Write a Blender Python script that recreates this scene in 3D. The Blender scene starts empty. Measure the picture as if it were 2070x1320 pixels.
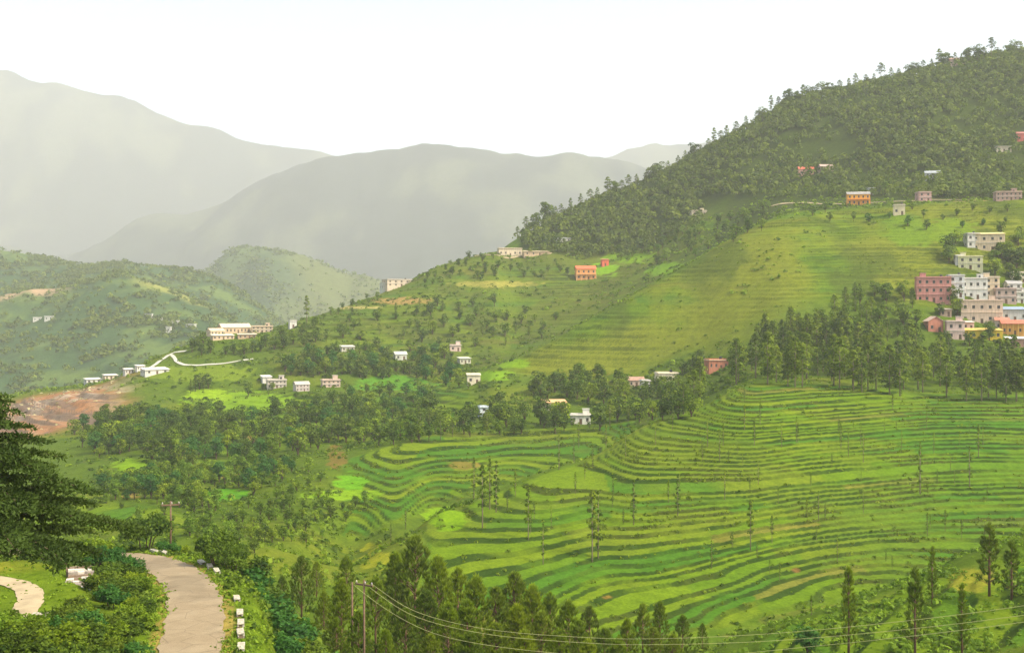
import bpy, bmesh, math, random
import numpy as np
from mathutils import Vector, Matrix

SC = bpy.context.scene
COL = SC.collection
R = math.radians
rng = np.random.default_rng(7)
random.seed(7)

# ------------------------------------------------------------------ camera
F_PX, CX, HZ = 2220.0, 1035.0, 620.0      # focal length, centre column and horizon row in photo pixels
cam_data = bpy.data.cameras.new('camera')
cam = bpy.data.objects.new('camera', cam_data)
COL.objects.link(cam)
cam.location = (0, 0, 0)
cam.rotation_euler = (R(90), 0, 0)
cam_data.sensor_width = 36.0
cam_data.lens = 36.0 * F_PX / 2070.0
cam_data.shift_y = -(660.0 - HZ) / 2070.0
cam_data.clip_start = 0.5
cam_data.clip_end = 60000.0
SC.camera = cam

# ------------------------------------------------------------------ sky, sun, exposure
SUN_EL, SUN_AZ = 47.0, 116.0               # azimuth clockwise from the view direction (+Y)
world = bpy.data.worlds.new('World')
SC.world = world
world.use_nodes = True
wn = world.node_tree
wn.nodes.clear()
sky = wn.nodes.new('ShaderNodeTexSky')
sky.sky_type = 'NISHITA'
sky.sun_disc = False
sky.sun_elevation = R(SUN_EL)
sky.sun_rotation = R(SUN_AZ)
sky.air_density = 1.0
sky.dust_density = 4.3
sky.ozone_density = 0.6
bg = wn.nodes.new('ShaderNodeBackground')
bg.inputs['Strength'].default_value = 0.15
wo = wn.nodes.new('ShaderNodeOutputWorld')
wn.links.new(sky.outputs[0], bg.inputs[0])
wn.links.new(bg.outputs[0], wo.inputs[0])

sun_data = bpy.data.lights.new('sun', 'SUN')
sun_data.energy = 2.4
sun_data.angle = R(5.0)
sun_data.color = (1.0, 0.93, 0.78)
sun = bpy.data.objects.new('sun', sun_data)
COL.objects.link(sun)
sdir = Vector((math.sin(R(SUN_AZ)) * math.cos(R(SUN_EL)), math.cos(R(SUN_AZ)) * math.cos(R(SUN_EL)), math.sin(R(SUN_EL))))
sun.rotation_euler = sdir.to_track_quat('Z', 'Y').to_euler()
sun.location = (300, 200, 400)

vs = SC.view_settings
vs.view_transform = 'Standard'
vs.look = 'None'
vs.gamma = 1.0
vs.exposure = 1.28
vs.use_curve_mapping = False
SC.cycles.use_denoising = True
SC.cycles.max_bounces = 4
SC.cycles.diffuse_bounces = 2
SC.cycles.glossy_bounces = 2
SC.cycles.transmission_bounces = 3
SC.cycles.transparent_max_bounces = 8
SC.cycles.volume_bounces = 1
SC.cycles.caustics_reflective = False
SC.cycles.caustics_refractive = False

# ------------------------------------------------------------------ helpers
def tag(o, label=None, cat=None, group=None, kind=None):
    if label: o['label'] = label
    if cat: o['category'] = cat
    if group: o['group'] = group
    if kind: o['kind'] = kind
    return o

def mesh_np(name, V, Fc, mat=None, attrs=None, smooth=False):
    """V (n,3), Fc (m,k) with k = 3 or 4."""
    V = np.ascontiguousarray(V, np.float32); Fc = np.ascontiguousarray(Fc, np.int32)
    me = bpy.data.meshes.new(name)
    k = Fc.shape[1]
    me.vertices.add(len(V)); me.vertices.foreach_set('co', V.ravel())
    me.loops.add(Fc.size); me.loops.foreach_set('vertex_index', Fc.ravel())
    me.polygons.add(len(Fc))
    me.polygons.foreach_set('loop_start', np.arange(0, Fc.size, k, dtype=np.int32))
    if smooth:
        me.polygons.foreach_set('use_smooth', np.ones(len(Fc), bool))
    if attrs:
        for an, (ty, arr) in attrs.items():
            a = me.attributes.new(an, ty, 'POINT')
            if ty == 'FLOAT_COLOR':
                arr = np.c_[arr, np.ones(len(arr))] if arr.shape[1] == 3 else arr
                a.data.foreach_set('color', np.ascontiguousarray(arr, np.float32).ravel())
            else:
                a.data.foreach_set('value', np.ascontiguousarray(arr, np.float32).ravel())
    me.update(calc_edges=True)
    me.validate()
    if mat: me.materials.append(mat)
    return me

def obj(name, me, parent=None, loc=(0, 0, 0), rz=0.0, sc=1.0):
    o = bpy.data.objects.new(name, me)
    COL.objects.link(o)
    o.location = loc
    o.rotation_euler = (0, 0, rz)
    o.scale = (sc, sc, sc) if not hasattr(sc, '__len__') else sc
    if parent: o.parent = parent
    return o

def empty(name, loc, rz=0.0, sc=1.0):
    return obj(name, None, None, loc, rz, sc)

class MB:
    """collects boxes, prisms and tubes for ONE mesh."""
    def __init__(s): s.v = []; s.f = []
    def quad(s, a, b, c, d):
        n = len(s.v); s.v += [tuple(a), tuple(b), tuple(c), tuple(d)]; s.f.append((n, n + 1, n + 2, n + 3)); return s
    def box(s, x0, x1, y0, y1, z0, z1, jit=0.0):
        n = len(s.v)
        for z in (z0, z1):
            for x, y in ((x0, y0), (x1, y0), (x1, y1), (x0, y1)):
                s.v.append((x + random.uniform(-jit, jit), y + random.uniform(-jit, jit), z + random.uniform(-jit, jit)))
        for q in ((3, 2, 1, 0), (4, 5, 6, 7), (0, 1, 5, 4), (1, 2, 6, 5), (2, 3, 7, 6), (3, 0, 4, 7)):
            s.f.append(tuple(n + i for i in q))
        return s
    def tube(s, pts, rads, k=8, cap=True):
        pts = [Vector(p) for p in pts]; n0 = len(s.v)
        for i, p in enumerate(pts):
            d = (pts[min(i + 1, len(pts) - 1)] - pts[max(i - 1, 0)]).normalized()
            a = d.cross(Vector((0.31, 0.93, 0.17)))
            if a.length < 1e-3: a = d.cross(Vector((1, 0, 0)))
            a.normalize(); b = d.cross(a)
            r = rads[i] if hasattr(rads, '__len__') else rads
            for j in range(k):
                t = 2 * math.pi * j / k
                s.v.append(tuple(p + a * (r * math.cos(t)) + b * (r * math.sin(t))))
        for i in range(len(pts) - 1):
            for j in range(k):
                j2 = (j + 1) % k
                s.f.append((n0 + i * k + j, n0 + i * k + j2, n0 + (i + 1) * k + j2, n0 + (i + 1) * k + j))
        if cap:
            s.f.append(tuple(n0 + j for j in range(k - 1, -1, -1)))
            m = n0 + (len(pts) - 1) * k
            s.f.append(tuple(m + j for j in range(k)))
        return s
    def prism(s, poly, y0, y1):
        """poly in (x,z), extruded along y."""
        n = len(s.v); k = len(poly)
        for y in (y0, y1):
            for x, z in poly: s.v.append((x, y, z))
        s.f.append(tuple(n + i for i in range(k)))
        s.f.append(tuple(n + k + i for i in range(k - 1, -1, -1)))
        for i in range(k):
            j = (i + 1) % k
            s.f.append((n + j, n + i, n + k + i, n + k + j))
        return s
    def mesh(s, name, mat, smooth=False):
        me = bpy.data.meshes.new(name)
        me.from_pydata(s.v, [], s.f)
        me.update()
        bm = bmesh.new(); bm.from_mesh(me); bmesh.ops.recalc_face_normals(bm, faces=bm.faces); bm.to_mesh(me); bm.free()
        if smooth:
            for p in me.polygons: p.use_smooth = True
        if mat: me.materials.append(mat)
        return me
    def build(s, name, mat, parent=None, loc=(0, 0, 0), rz=0.0, smooth=False):
        return obj(name, s.mesh(name, mat, smooth), parent, loc, rz)

_ONES = ['', 'first', 'second', 'third', 'fourth', 'fifth', 'sixth', 'seventh', 'eighth', 'ninth', 'tenth', 'eleventh', 'twelfth', 'thirteenth', 'fourteenth', 'fifteenth', 'sixteenth', 'seventeenth', 'eighteenth', 'nineteenth']
def nth(n):
    if n < 20: return _ONES[n]
    t = {2: 'twent', 3: 'thirt', 4: 'fort', 5: 'fift', 6: 'sixt', 7: 'sevent', 8: 'eight', 9: 'ninet'}[n // 10]
    return t + 'ieth' if n % 10 == 0 else t + 'y-' + _ONES[n % 10]

# ------------------------------------------------------------------ numpy noise
def _hash(ix, iy, seed):
    h = (ix.astype(np.int64) * 374761393 + iy.astype(np.int64) * 668265263 + seed * 1442695041) & 0xFFFFFFFF
    h = ((h ^ (h >> 13)) * 1274126177) & 0xFFFFFFFF
    h = h ^ (h >> 16)
    return (h & 0xFFFFFF) / float(0xFFFFFF)
def vnoise(x, y, seed=0):
    ix = np.floor(x); iy = np.floor(y); fx = x - ix; fy = y - iy
    fx = fx * fx * fx * (fx * (fx * 6 - 15) + 10); fy = fy * fy * fy * (fy * (fy * 6 - 15) + 10)
    a = _hash(ix, iy, seed); b = _hash(ix + 1, iy, seed); c = _hash(ix, iy + 1, seed); d = _hash(ix + 1, iy + 1, seed)
    return (a * (1 - fx) + b * fx) * (1 - fy) + (c * (1 - fx) + d * fx) * fy
def fbm(x, y, seed=0, octv=4):
    s = 0; a = 0.5; t = 0
    for o in range(octv):
        s = s + a * vnoise(x, y, seed + o * 17); t += a; a *= 0.5; x = x * 2.03 + 5.1; y = y * 2.03 + 1.7
    return s / t * 2 - 1
def sstep(a, b, x):
    t = np.clip((x - a) / (b - a), 0, 1); return t * t * (3 - 2 * t)
def band(a, b, c, d, x):
    return sstep(a, b, x) * (1 - sstep(c, d, x))

def pchip(xk, yk, x):
    xk = np.asarray(xk, float); yk = np.asarray(yk, float)
    h = np.diff(xk); dl = np.diff(yk) / h
    m = np.zeros(len(xk))
    for i in range(1, len(xk) - 1):
        if dl[i - 1] * dl[i] > 0:
            w1 = 2 * h[i] + h[i - 1]; w2 = h[i] + 2 * h[i - 1]
            m[i] = (w1 + w2) / (w1 / dl[i - 1] + w2 / dl[i])
    m[0] = dl[0]; m[-1] = dl[-1]
    i = np.clip(np.searchsorted(xk, x) - 1, 0, len(h) - 1)
    t = np.clip((x - xk[i]) / h[i], 0, 1)
    return ((2 * t**3 - 3 * t**2 + 1) * yk[i] + (t**3 - 2 * t**2 + t) * h[i] * m[i]
            + (-2 * t**3 + 3 * t**2) * yk[i + 1] + (t**3 - t**2) * h[i] * m[i + 1])

def loft(lines, cols, rows):
    """lines: feature lines of the land, each [(bearing column, distance, row seen at)]; returns height and line coordinate t on cols x rows."""
    K = len(lines)
    Yk = np.array([pchip([p[0] for p in l], [p[1] for p in l], cols) for l in lines])
    Pk = np.array([pchip([p[0] for p in l], [p[2] for p in l], cols) for l in lines])
    for k in range(1, K): Yk[k] = np.maximum(Yk[k], Yk[k - 1] + 4)
    Zk = -(Pk - HZ) / F_PX * Yk
    Z = np.empty((len(rows), len(cols))); T = np.empty_like(Z)
    for j in range(len(cols)):
        Z[:, j] = pchip(Yk[:, j], Zk[:, j], rows)
        T[:, j] = np.interp(rows, Yk[:, j], np.arange(K))
    return Z, T

# ------------------------------------------------------------------ materials
def new_mat(name):
    m = bpy.data.materials.new(name); m.use_nodes = True
    nt = m.node_tree; nt.nodes.clear()
    out = nt.nodes.new('ShaderNodeOutputMaterial')
    b = nt.nodes.new('ShaderNodeBsdfPrincipled')
    nt.links.new(b.outputs[0], out.inputs[0])
    return m, nt, b, out
def N(nt, ty, **kw):
    n = nt.nodes.new(ty)
    for k, v in kw.items():
        if k in n.inputs: n.inputs[k].default_value = v
        else: setattr(n, k, v)
    return n
def mixrgb(nt, mode, fac, a, b):
    n = nt.nodes.new('ShaderNodeMix'); n.data_type = 'RGBA'; n.blend_type = mode
    for sock, v in ((n.inputs[0], fac), (n.inputs[6], a), (n.inputs[7], b)):
        if hasattr(v, 'is_linked'): nt.links.new(v, sock)
        elif hasattr(v, '__len__'): sock.default_value = (*v, 1) if len(v) == 3 else v
        else: sock.default_value = v
    return n.outputs[2]
def ramp(nt, src, stops):
    n = nt.nodes.new('ShaderNodeValToRGB')
    el = n.color_ramp.elements
    while len(el) < len(stops): el.new(0.5)
    for e, (p, c) in zip(el, stops):
        e.position = p; e.color = (*c, 1) if hasattr(c, '__len__') else (c, c, c, 1)
    nt.links.new(src, n.inputs[0])
    return n.outputs[0]

def terrain_mat(name, scale=1.0, bump=0.4):
    m, nt, b, out = new_mat(name)
    at = N(nt, 'ShaderNodeAttribute', attribute_name='cover')
    tc = N(nt, 'ShaderNodeTexCoord')
    n1 = N(nt, 'ShaderNodeTexNoise', Scale=0.35 / scale, Detail=6.0, Roughness=0.65)
    n2 = N(nt, 'ShaderNodeTexNoise', Scale=1.7 / scale, Detail=4.0, Roughness=0.7)
    for n in (n1, n2): nt.links.new(tc.outputs['Object'], n.inputs['Vector'])
    r1 = ramp(nt, n1.outputs[0], [(0.28, (0.66, 0.7, 0.64)), (0.5, (1, 1, 1)), (0.72, (1.25, 1.2, 1.2))])
    r2 = ramp(nt, n2.outputs[0], [(0.3, (0.66, 0.7, 0.62)), (0.52, (1, 1, 1)), (0.72, (1.25, 1.2, 1.1))])
    c = mixrgb(nt, 'MULTIPLY', 1.0, at.outputs['Color'], r1)
    c = mixrgb(nt, 'MULTIPLY', 1.0, c, r2)
    nt.links.new(c, b.inputs['Base Color'])
    b.inputs['Roughness'].default_value = 0.9
    b.inputs['Specular IOR Level'].default_value = 0.02
    bp = N(nt, 'ShaderNodeBump', Strength=bump, Distance=0.5 * scale)
    nt.links.new(n2.outputs[0], bp.inputs['Height'])
    nt.links.new(bp.outputs[0], b.inputs['Normal'])
    return m

def plain_mat(name, col, rough=0.8, var=0.25, scale=1.5, spec=0.3, bump=0.15, metal=0.0, streak=False):
    m, nt, b, out = new_mat(name)
    tc = N(nt, 'ShaderNodeTexCoord')
    n1 = N(nt, 'ShaderNodeTexNoise', Scale=scale, Detail=6.0, Roughness=0.65)
    if streak:
        mp = N(nt, 'ShaderNodeMapping'); mp.inputs['Scale'].default_value = (1.6, 1.6, 0.25)
        nt.links.new(tc.outputs['Object'], mp.inputs[0]); nt.links.new(mp.outputs[0], n1.inputs['Vector'])
    else:
        nt.links.new(tc.outputs['Object'], n1.inputs['Vector'])
    lo = 1 - var; hi = 1 + var * 0.6
    r1 = ramp(nt, n1.outputs[0], [(0.3, (lo, lo * 0.98, lo * 0.95)), (0.52, (1, 1, 1)), (0.72, (hi, hi, hi))])
    c = mixrgb(nt, 'MULTIPLY', 1.0, col, r1)
    nt.links.new(c, b.inputs['Base Color'])
    b.inputs['Roughness'].default_value = rough
    b.inputs['Metallic'].default_value = metal
    b.inputs['Specular IOR Level'].default_value = spec
    bp = N(nt, 'ShaderNodeBump', Strength=bump, Distance=0.05)
    nt.links.new(n1.outputs[0], bp.inputs['Height']); nt.links.new(bp.outputs[0], b.inputs['Normal'])
    return m

def leaf_mat(name, dark, light, trans=0.3, objvar=0.35):
    m, nt, b, out = new_mat(name)
    at = N(nt, 'ShaderNodeAttribute', attribute_name='tint')
    oi = N(nt, 'ShaderNodeObjectInfo')
    k = (1.22, 1.28, 0.8); dark = tuple(a * b for a, b in zip(dark, k)); light = tuple(a * b for a, b in zip(light, k))
    c = mixrgb(nt, 'MIX', at.outputs['Fac'], dark, light)
    r = ramp(nt, oi.outputs['Random'], [(0.0, (1 - objvar, 1 - objvar * 0.8, 1 - objvar * 0.4)), (0.5, (1, 1, 1)), (1.0, (1 + objvar * 1.1, 1 + objvar * 0.6, 1.0))])
    c = mixrgb(nt, 'MULTIPLY', 1.0, c, r)
    nt.links.new(c, b.inputs['Base Color'])
    b.inputs['Roughness'].default_value = 0.65
    b.inputs['Specular IOR Level'].default_value = 0.08
    tr = N(nt, 'ShaderNodeBsdfTranslucent')
    c2 = mixrgb(nt, 'MULTIPLY', 1.0, c, (1.5, 1.6, 0.7))
    nt.links.new(c2, tr.inputs['Color'])
    mx = N(nt, 'ShaderNodeMixShader'); mx.inputs[0].default_value = trans
    nt.links.new(b.outputs[0], mx.inputs[1]); nt.links.new(tr.outputs[0], mx.inputs[2]); nt.links.new(mx.outputs[0], out.inputs[0])
    return m
# ------------------------------------------------------------------ the land
LINES = [
 [(-800,14,2000),(0,14,2050),(600,14,2100),(1000,14,2300),(1700,14,2600),(2900,14,2600)],
 [(-800,50,1380),(0,50,1370),(200,50,1400),(320,50,1440),(450,50,1440),(520,50,1470),(600,50,1530),(750,52,1650),(1000,58,1700),(1400,68,1620),(1700,80,1500),(2070,90,1410),(2900,100,1250)],
 [(-800,75,1150),(0,74,1205),(100,74,1205),(200,72,1225),(300,70,1250),(390,70,1235),(460,68,1262),(520,64,1330),(600,68,1390),(750,75,1480),(1000,85,1520),(1400,95,1480),(1700,105,1370),(2070,120,1240),(2900,130,1050)],
 [(-800,130,1080),(0,125,1112),(200,112,1122),(300,102,1124),(390,92,1143),(450,82,1172),(500,76,1230),(540,75,1290),(600,80,1350),(750,95,1400),(1000,115,1400),(1400,130,1340),(1500,140,1285),(1700,140,1225),(1850,145,1175),(2070,150,1095),(2900,175,850)],
 [(-800,170,1250),(0,200,1150),(300,200,1110),(450,185,1140),(600,165,1200),(800,150,1280),(1000,150,1330),(1200,155,1340),(1400,165,1312),(1550,178,1275),(1700,188,1245),(1900,203,1185),(2070,213,1140),(2900,240,1000)],
 [(-800,260,1150),(0,240,1100),(300,225,1065),(500,203,1100),(600,198,1125),(700,203,1150),(800,213,1105),(870,223,1060),(950,238,1022),(1000,247,1000),(1100,265,960),(1200,285,925),(1300,308,865),(1400,325,830),(1540,345,775),(1700,352,780),(1900,355,795),(2070,355,800),(2900,370,780)],
 [(-800,275,1140),(0,265,1080),(300,248,1050),(500,220,1090),(600,215,1115),(700,226,1145),(800,238,1090),(870,258,1072),(950,272,1030),(1000,285,1013),(1100,305,968),(1200,325,932),(1300,345,880),(1400,352,840),(1540,362,782),(1700,368,785),(1900,372,798),(2070,375,800),(2900,395,780)],
 [(-800,330,1050),(0,310,1020),(200,300,1000),(300,285,1010),(420,260,1050),(500,285,1010),(600,312,965),(700,333,930),(800,350,900),(900,370,880),(1000,382,875),(1100,390,868),(1200,395,865),(1300,398,845),(1400,400,815),(1540,402,762),(1700,405,765),(2070,405,765),(2900,425,740)],
 [(-800,390,960),(0,380,950),(300,360,935),(450,370,930),(600,385,905),(700,400,893),(800,410,882),(900,418,868),(1000,424,850),(1100,430,838),(1200,434,830),(1300,438,808),(1400,440,780),(1540,440,730),(1700,440,715),(1850,440,712),(2070,440,708),(2900,460,680)],
 [(-800,480,900),(0,480,885),(100,480,870),(200,490,850),(300,490,832),(400,500,822),(500,510,805),(600,520,790),(700,525,787),(800,525,790),(900,523,780),(960,515,765),(1000,505,752),(1100,490,768),(1200,480,772),(1300,475,762),(1400,470,735),(1500,466,690),(1600,465,655),(1700,465,648),(1850,462,660),(2070,460,680),(2900,480,640)],
 [(-800,520,870),(0,520,850),(100,525,828),(200,530,802),(300,530,797),(400,530,803),(500,535,794),(600,540,780),(700,545,778),(800,545,783),(900,545,775),(1000,518,742),(1100,528,700),(1200,542,640),(1300,556,582),(1400,574,528),(1500,592,470),(1600,608,432),(1700,615,425),(1850,600,415),(2070,590,405),(2900,600,330)],
 [(-800,580,840),(0,580,815),(100,580,793),(200,580,780),(300,575,750),(400,570,745),(500,570,742),(600,570,732),(700,575,732),(800,575,750),(900,578,752),(1000,560,748),(1100,578,708),(1200,596,650),(1300,615,590),(1400,632,535),(1500,642,478),(1600,640,432),(1850,622,414),(2070,610,405),(2900,620,330)],
 [(-800,640,830),(0,640,800),(100,640,786),(200,625,772),(250,620,758),(300,622,728),(380,640,697),(430,650,675),(550,670,667),(600,680,652),(700,720,622),(800,760,585),(850,780,560),(900,800,534),(1000,820,512),(1100,800,512),(1200,780,530),(1300,770,515),(1400,760,468),(1500,750,428),(1600,740,398),(1850,700,380),(2070,680,370),(2900,680,280)],
 [(-800,700,880),(0,700,850),(300,680,790),(400,700,770),(600,740,720),(700,780,660),(800,810,610),(900,850,560),(1000,870,522),(1050,880,486),(1100,890,458),(1200,900,408),(1300,910,376),(1400,920,330),(1500,930,275),(1600,940,216),(1700,950,186),(1800,950,166),(1900,950,140),(2070,950,116),(2900,950,20)],
 [(-800,1050,850),(0,1050,850),(300,1050,850),(600,1050,800),(900,1150,740),(1100,1200,640),(1600,1250,420),(2070,1250,330),(2900,1250,250)],
]
cols = np.concatenate([np.arange(-760, -40, 24.0), np.arange(-40, 2112, 5.0), np.arange(2120, 2880, 24.0)])
def rowrange():
    r = []; y = 14.0
    while y < 1250:
        r.append(y)
        y += (1.0 if y < 60 else 0.8 if y < 175 else 0.5 if y < 360 else 0.8 if y < 440 else 0.75 if y < 620 else 1.2 if y < 860 else 2.5 if y < 980 else 12)
    return np.array(r)
rows = rowrange()
Z, T = loft(LINES, cols, rows)
PX = np.broadcast_to(cols[None, :], Z.shape)
YY = np.broadcast_to(rows[:, None], Z.shape)
XX = (PX - CX) / F_PX * YY

# rolling relief and gullies
near = sstep(60, 160, YY)
Z = Z + near * (1 - .72 * np.maximum(band(4.0, 4.2, 5.0, 5.2, T) * sstep(800, 950, PX), band(6.0, 6.2, 7.0, 7.2, T) * sstep(650, 760, PX))) * (0.9 * fbm(XX / 34, YY / 34, 3) + 0.35 * fbm(XX / 9, YY / 9, 5, 3)) + sstep(380, 620, YY) * 1.6 * fbm(XX / 60, YY / 60, 9)
Z = Z + band(12.0, 12.4, 13.2, 13.8, T) * 7.0 * fbm(XX / 70, YY / 110, 21)
Z = Z + (1 - near) * 0.25 * fbm(XX / 6, YY / 6, 15, 3)

# the road bench
ROAD = [(372,1560,43),(376,1470,48),(381,1395,54),(385,1320,60.5),(394,1250,68),(390,1200,75),(364,1163,83),(318,1137,91),(262,1126,97),(200,1122,102),(120,1118,107),(0,1112,114),(-200,1105,126)]
def unproj(px, py, Y): return np.array([(px - CX) / F_PX * Y, Y, -(py - HZ) / F_PX * Y])
def smooth_path(P, n):
    P = np.array(P); d = np.r_[0, np.cumsum(np.linalg.norm(np.diff(P, axis=0), axis=1))]
    s = np.linspace(0, d[-1], n)
    Q = np.stack([pchip(d, P[:, i], s) for i in range(P.shape[1])], 1)
    for _ in range(6): Q[1:-1] = (Q[:-2] + 2 * Q[1:-1] + Q[2:]) / 4
    return Q
road_c = smooth_path([unproj(*p) for p in ROAD], 150)
ROAD_HALF = 1.75
near_i = rows < 140
def road_dist(X, Y):
    best = np.full(X.shape, 1e9); zr = np.zeros(X.shape); side = np.zeros(X.shape)
    tg = np.gradient(road_c, axis=0)
    for i in range(len(road_c)):
        dx = X - road_c[i, 0]; dy = Y - road_c[i, 1]
        d = dx * dx + dy * dy
        m = d < best
        best = np.where(m, d, best); zr = np.where(m, road_c[i, 2], zr)
        side = np.where(m, tg[i, 0] * dy - tg[i, 1] * dx, side)
    return np.sqrt(best), zr, side
rd = np.full(Z.shape, 1e9); rside = np.zeros(Z.shape)
d_, z_, s_ = road_dist(XX[near_i], YY[near_i])
rd[near_i] = d_; rside[near_i] = s_
w = 1 - sstep(ROAD_HALF + 1.3, ROAD_HALF + 4.5, d_)
Z[near_i] = Z[near_i] * (1 - w) + (z_ - 0.04) * w
# lawn bench by the deodar
lawn_w = (1 - sstep(0.75, 1.25, np.hypot((PX - 40) / 130.0, (YY - 75) / 13.0)))
Z = Z * (1 - lawn_w) + (-19.7) * lawn_w

# terraces: land cut into level treads and short steep banks
def terr(z, step, wobble, riser=0.2, lip=0.22):
    lev = z / step + wobble
    i = np.floor(lev); f = lev - i
    g = np.where(f < 1 - riser, f / (1 - riser) * lip, lip + (1 - lip) * sstep(0, 1, (f - (1 - riser)) / riser))
    return (i + g - wobble) * step, i, (f > 1 - riser * 1.15).astype(float)
wob = 0.7 * fbm(XX / 60, YY / 60, 31, 2) + 0.2 * fbm(XX / 10, YY / 10, 33, 2)
m_A1 = band(4.0, 4.1, 4.97, 5.05, T) * sstep(800, 900, PX)
m_A2 = band(6.1, 6.25, 6.98, 7.1, T) * band(640, 740, 1260, 1330, PX)
m_B = band(9.08, 9.2, 9.9, 10.0, T) * sstep(1000, 1080, PX)
m_C = band(11.1, 11.25, 11.85, 12.0, T) * band(560, 640, 1220, 1340, PX)
m_L = band(7.9, 8.1, 8.9, 9.1, T) * band(300, 380, 900, 1000, PX) + band(5.6, 5.9, 6.6, 6.9, T) * (1 - sstep(380, 460, PX))
m_S = band(1.4, 1.8, 2.9, 3.0, T) * sstep(1450, 1600, PX)
soil_m = band(8.75, 9.05, 10.9, 11.35, T) * (1 - sstep(190, 315, PX + 40 * fbm(XX / 12, YY / 12, 41)))
wob = wob + 1.1 * fbm(Z / 2.6, XX / 260, 59, 2)
n_brk = fbm(XX / 13, YY / 6, 57, 3)
TID = np.zeros(Z.shape); RIS = np.zeros(Z.shape); TM = np.zeros(Z.shape)
for mk, st, ris in ((m_A1, 0.7, 0.28), (m_A2, 0.72, 0.3), (m_B, 2.0, 0.3), (m_C, 1.9, 0.3), (m_L, 1.5, 0.25), (m_S, 0.8, 0.35), (soil_m, 3.6, 0.35)):
    amp = np.clip(mk, 0, 1) * (0.38 + 0.55 * sstep(-0.25, 0.35, fbm(XX / 40, YY / 40, 55, 2))) if mk is m_B or mk is m_C else np.clip(mk, 0, 1) * (.8 + .2 * sstep(-.5, .1, n_brk))
    zt_, ti, rs = terr(Z, st, wob, ris)
    Z = Z * (1 - amp) + zt_ * amp
    TID = np.where(mk > 0.5, ti + 1000 * st, TID); RIS = np.maximum(RIS, rs * amp); TM = np.maximum(TM, amp)

# ------------------------------------------------------------------ look-ups on the land
def zt(X, Y):
    px = X / Y * F_PX + CX
    i = int(np.clip(np.searchsorted(rows, Y) - 1, 0, len(rows) - 2)); j = int(np.clip(np.searchsorted(cols, px) - 1, 0, len(cols) - 2))
    fy = min(max((Y - rows[i]) / (rows[i + 1] - rows[i]), 0), 1); fx = min(max((px - cols[j]) / (cols[j + 1] - cols[j]), 0), 1)
    return float((Z[i, j] * (1 - fx) + Z[i, j + 1] * fx) * (1 - fy) + (Z[i + 1, j] * (1 - fx) + Z[i + 1, j + 1] * fx) * fy)
PYG = HZ - Z / YY * F_PX
def hit(px, py, ymin=20.0, ymax=1250.0):
    """the nearest land seen in that direction."""
    j = int(np.clip(np.searchsorted(cols, px) - 1, 0, len(cols) - 1))
    ok = np.where((PYG[:, j] <= py) & (rows >= ymin) & (rows <= ymax))[0]
    if not len(ok): 
        k = np.where((rows >= ymin) & (rows <= ymax))[0]
        i = k[np.argmin(PYG[k, j])]
    else: i = ok[0]
    Y = float(rows[i]); X = (px - CX) / F_PX * Y
    return X, Y, zt(X, Y)

# ------------------------------------------------------------------ what grows or lies on it
def C(*c): return np.array(c)
n_big = fbm(XX / 38, YY / 38, 61); n_mid = fbm(XX / 11, YY / 11, 63); n_sm = fbm(XX / 3.5, YY / 3.5, 67, 3)
def lerp(a, b, f): return a * (1 - f[..., None]) + b * f[..., None]
cov = np.broadcast_to(C(0.095, 0.145, 0.020), Z.shape + (3,)).copy()
cov = lerp(cov, C(0.155, 0.185, 0.025), sstep(-0.1, 0.5, n_big))                 # drier grass
cov = lerp(cov, C(0.065, 0.115, 0.02), sstep(0.1, 0.5, n_mid) * 0.8)             # darker scrub
cov = lerp(cov, C(0.24, 0.2, 0.07), sstep(0.42, 0.6, n_sm * 0.6 + n_mid * 0.5) * 0.5)
# crops on the treads: each strip its own growth
cell = np.floor(XX / 26 + 7 * _hash(TID, TID * 0, 71))
h1 = _hash(TID, cell, 73); h2 = _hash(TID, cell, 79)
crop = lerp(np.broadcast_to(C(0.12, 0.205, 0.014), cov.shape), C(0.175, 0.235, 0.018), h1)
crop = lerp(crop, C(0.075, 0.175, 0.022), sstep(0.66, 0.76, h2))
crop = lerp(crop, C(0.15, 0.19, 0.025), 0.6 * sstep(0.1, 0.5, n_big + 0.3 * h1))
crop = lerp(crop, C(0.26, 0.2, 0.07), 0.6 * sstep(0.955, 0.965, h2))
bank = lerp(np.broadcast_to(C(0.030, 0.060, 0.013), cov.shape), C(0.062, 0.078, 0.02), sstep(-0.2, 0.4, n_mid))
cropm = np.clip(m_A1 + m_A2 + m_L * 0.8 + 0.65 * m_B + 0.8 * m_C + 0.7 * m_S, 0, 1)
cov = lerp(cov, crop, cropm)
cov = lerp(cov, C(0.19, 0.205, 0.03), 0.8 * m_B * sstep(-0.5, 0.1, n_big))          # yellowing hill grass
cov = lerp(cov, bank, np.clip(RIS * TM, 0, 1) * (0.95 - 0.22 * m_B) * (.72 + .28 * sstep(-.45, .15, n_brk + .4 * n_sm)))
# greener right flank of the big face
g = m_A1 * sstep(1650, 1950, PX + 60 * n_big)
cov = lerp(cov, C(0.075, 0.185, 0.022), 0.5 * g * (1 - np.clip(RIS * TM, 0, 1)))
# duller grass and scrub on the village ridge
vr = band(10.6, 11.0, 12.1, 12.4, T) * band(500, 600, 1330, 1450, PX)
cov = lerp(cov, C(0.10, 0.115, 0.035), vr * (.35 + .45 * sstep(-.3, .4, n_mid)))
cov = lerp(cov, C(0.13, 0.125, 0.035), m_A2 * .55 * sstep(-.1, .35, n_big + .4 * n_mid) * (1 - np.clip(RIS, 0, 1)))
cov = lerp(cov, C(0.075, 0.105, 0.025), .7 * m_B * sstep(.12, .42, fbm(XX / 26, YY / 55, 151, 3)))
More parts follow.
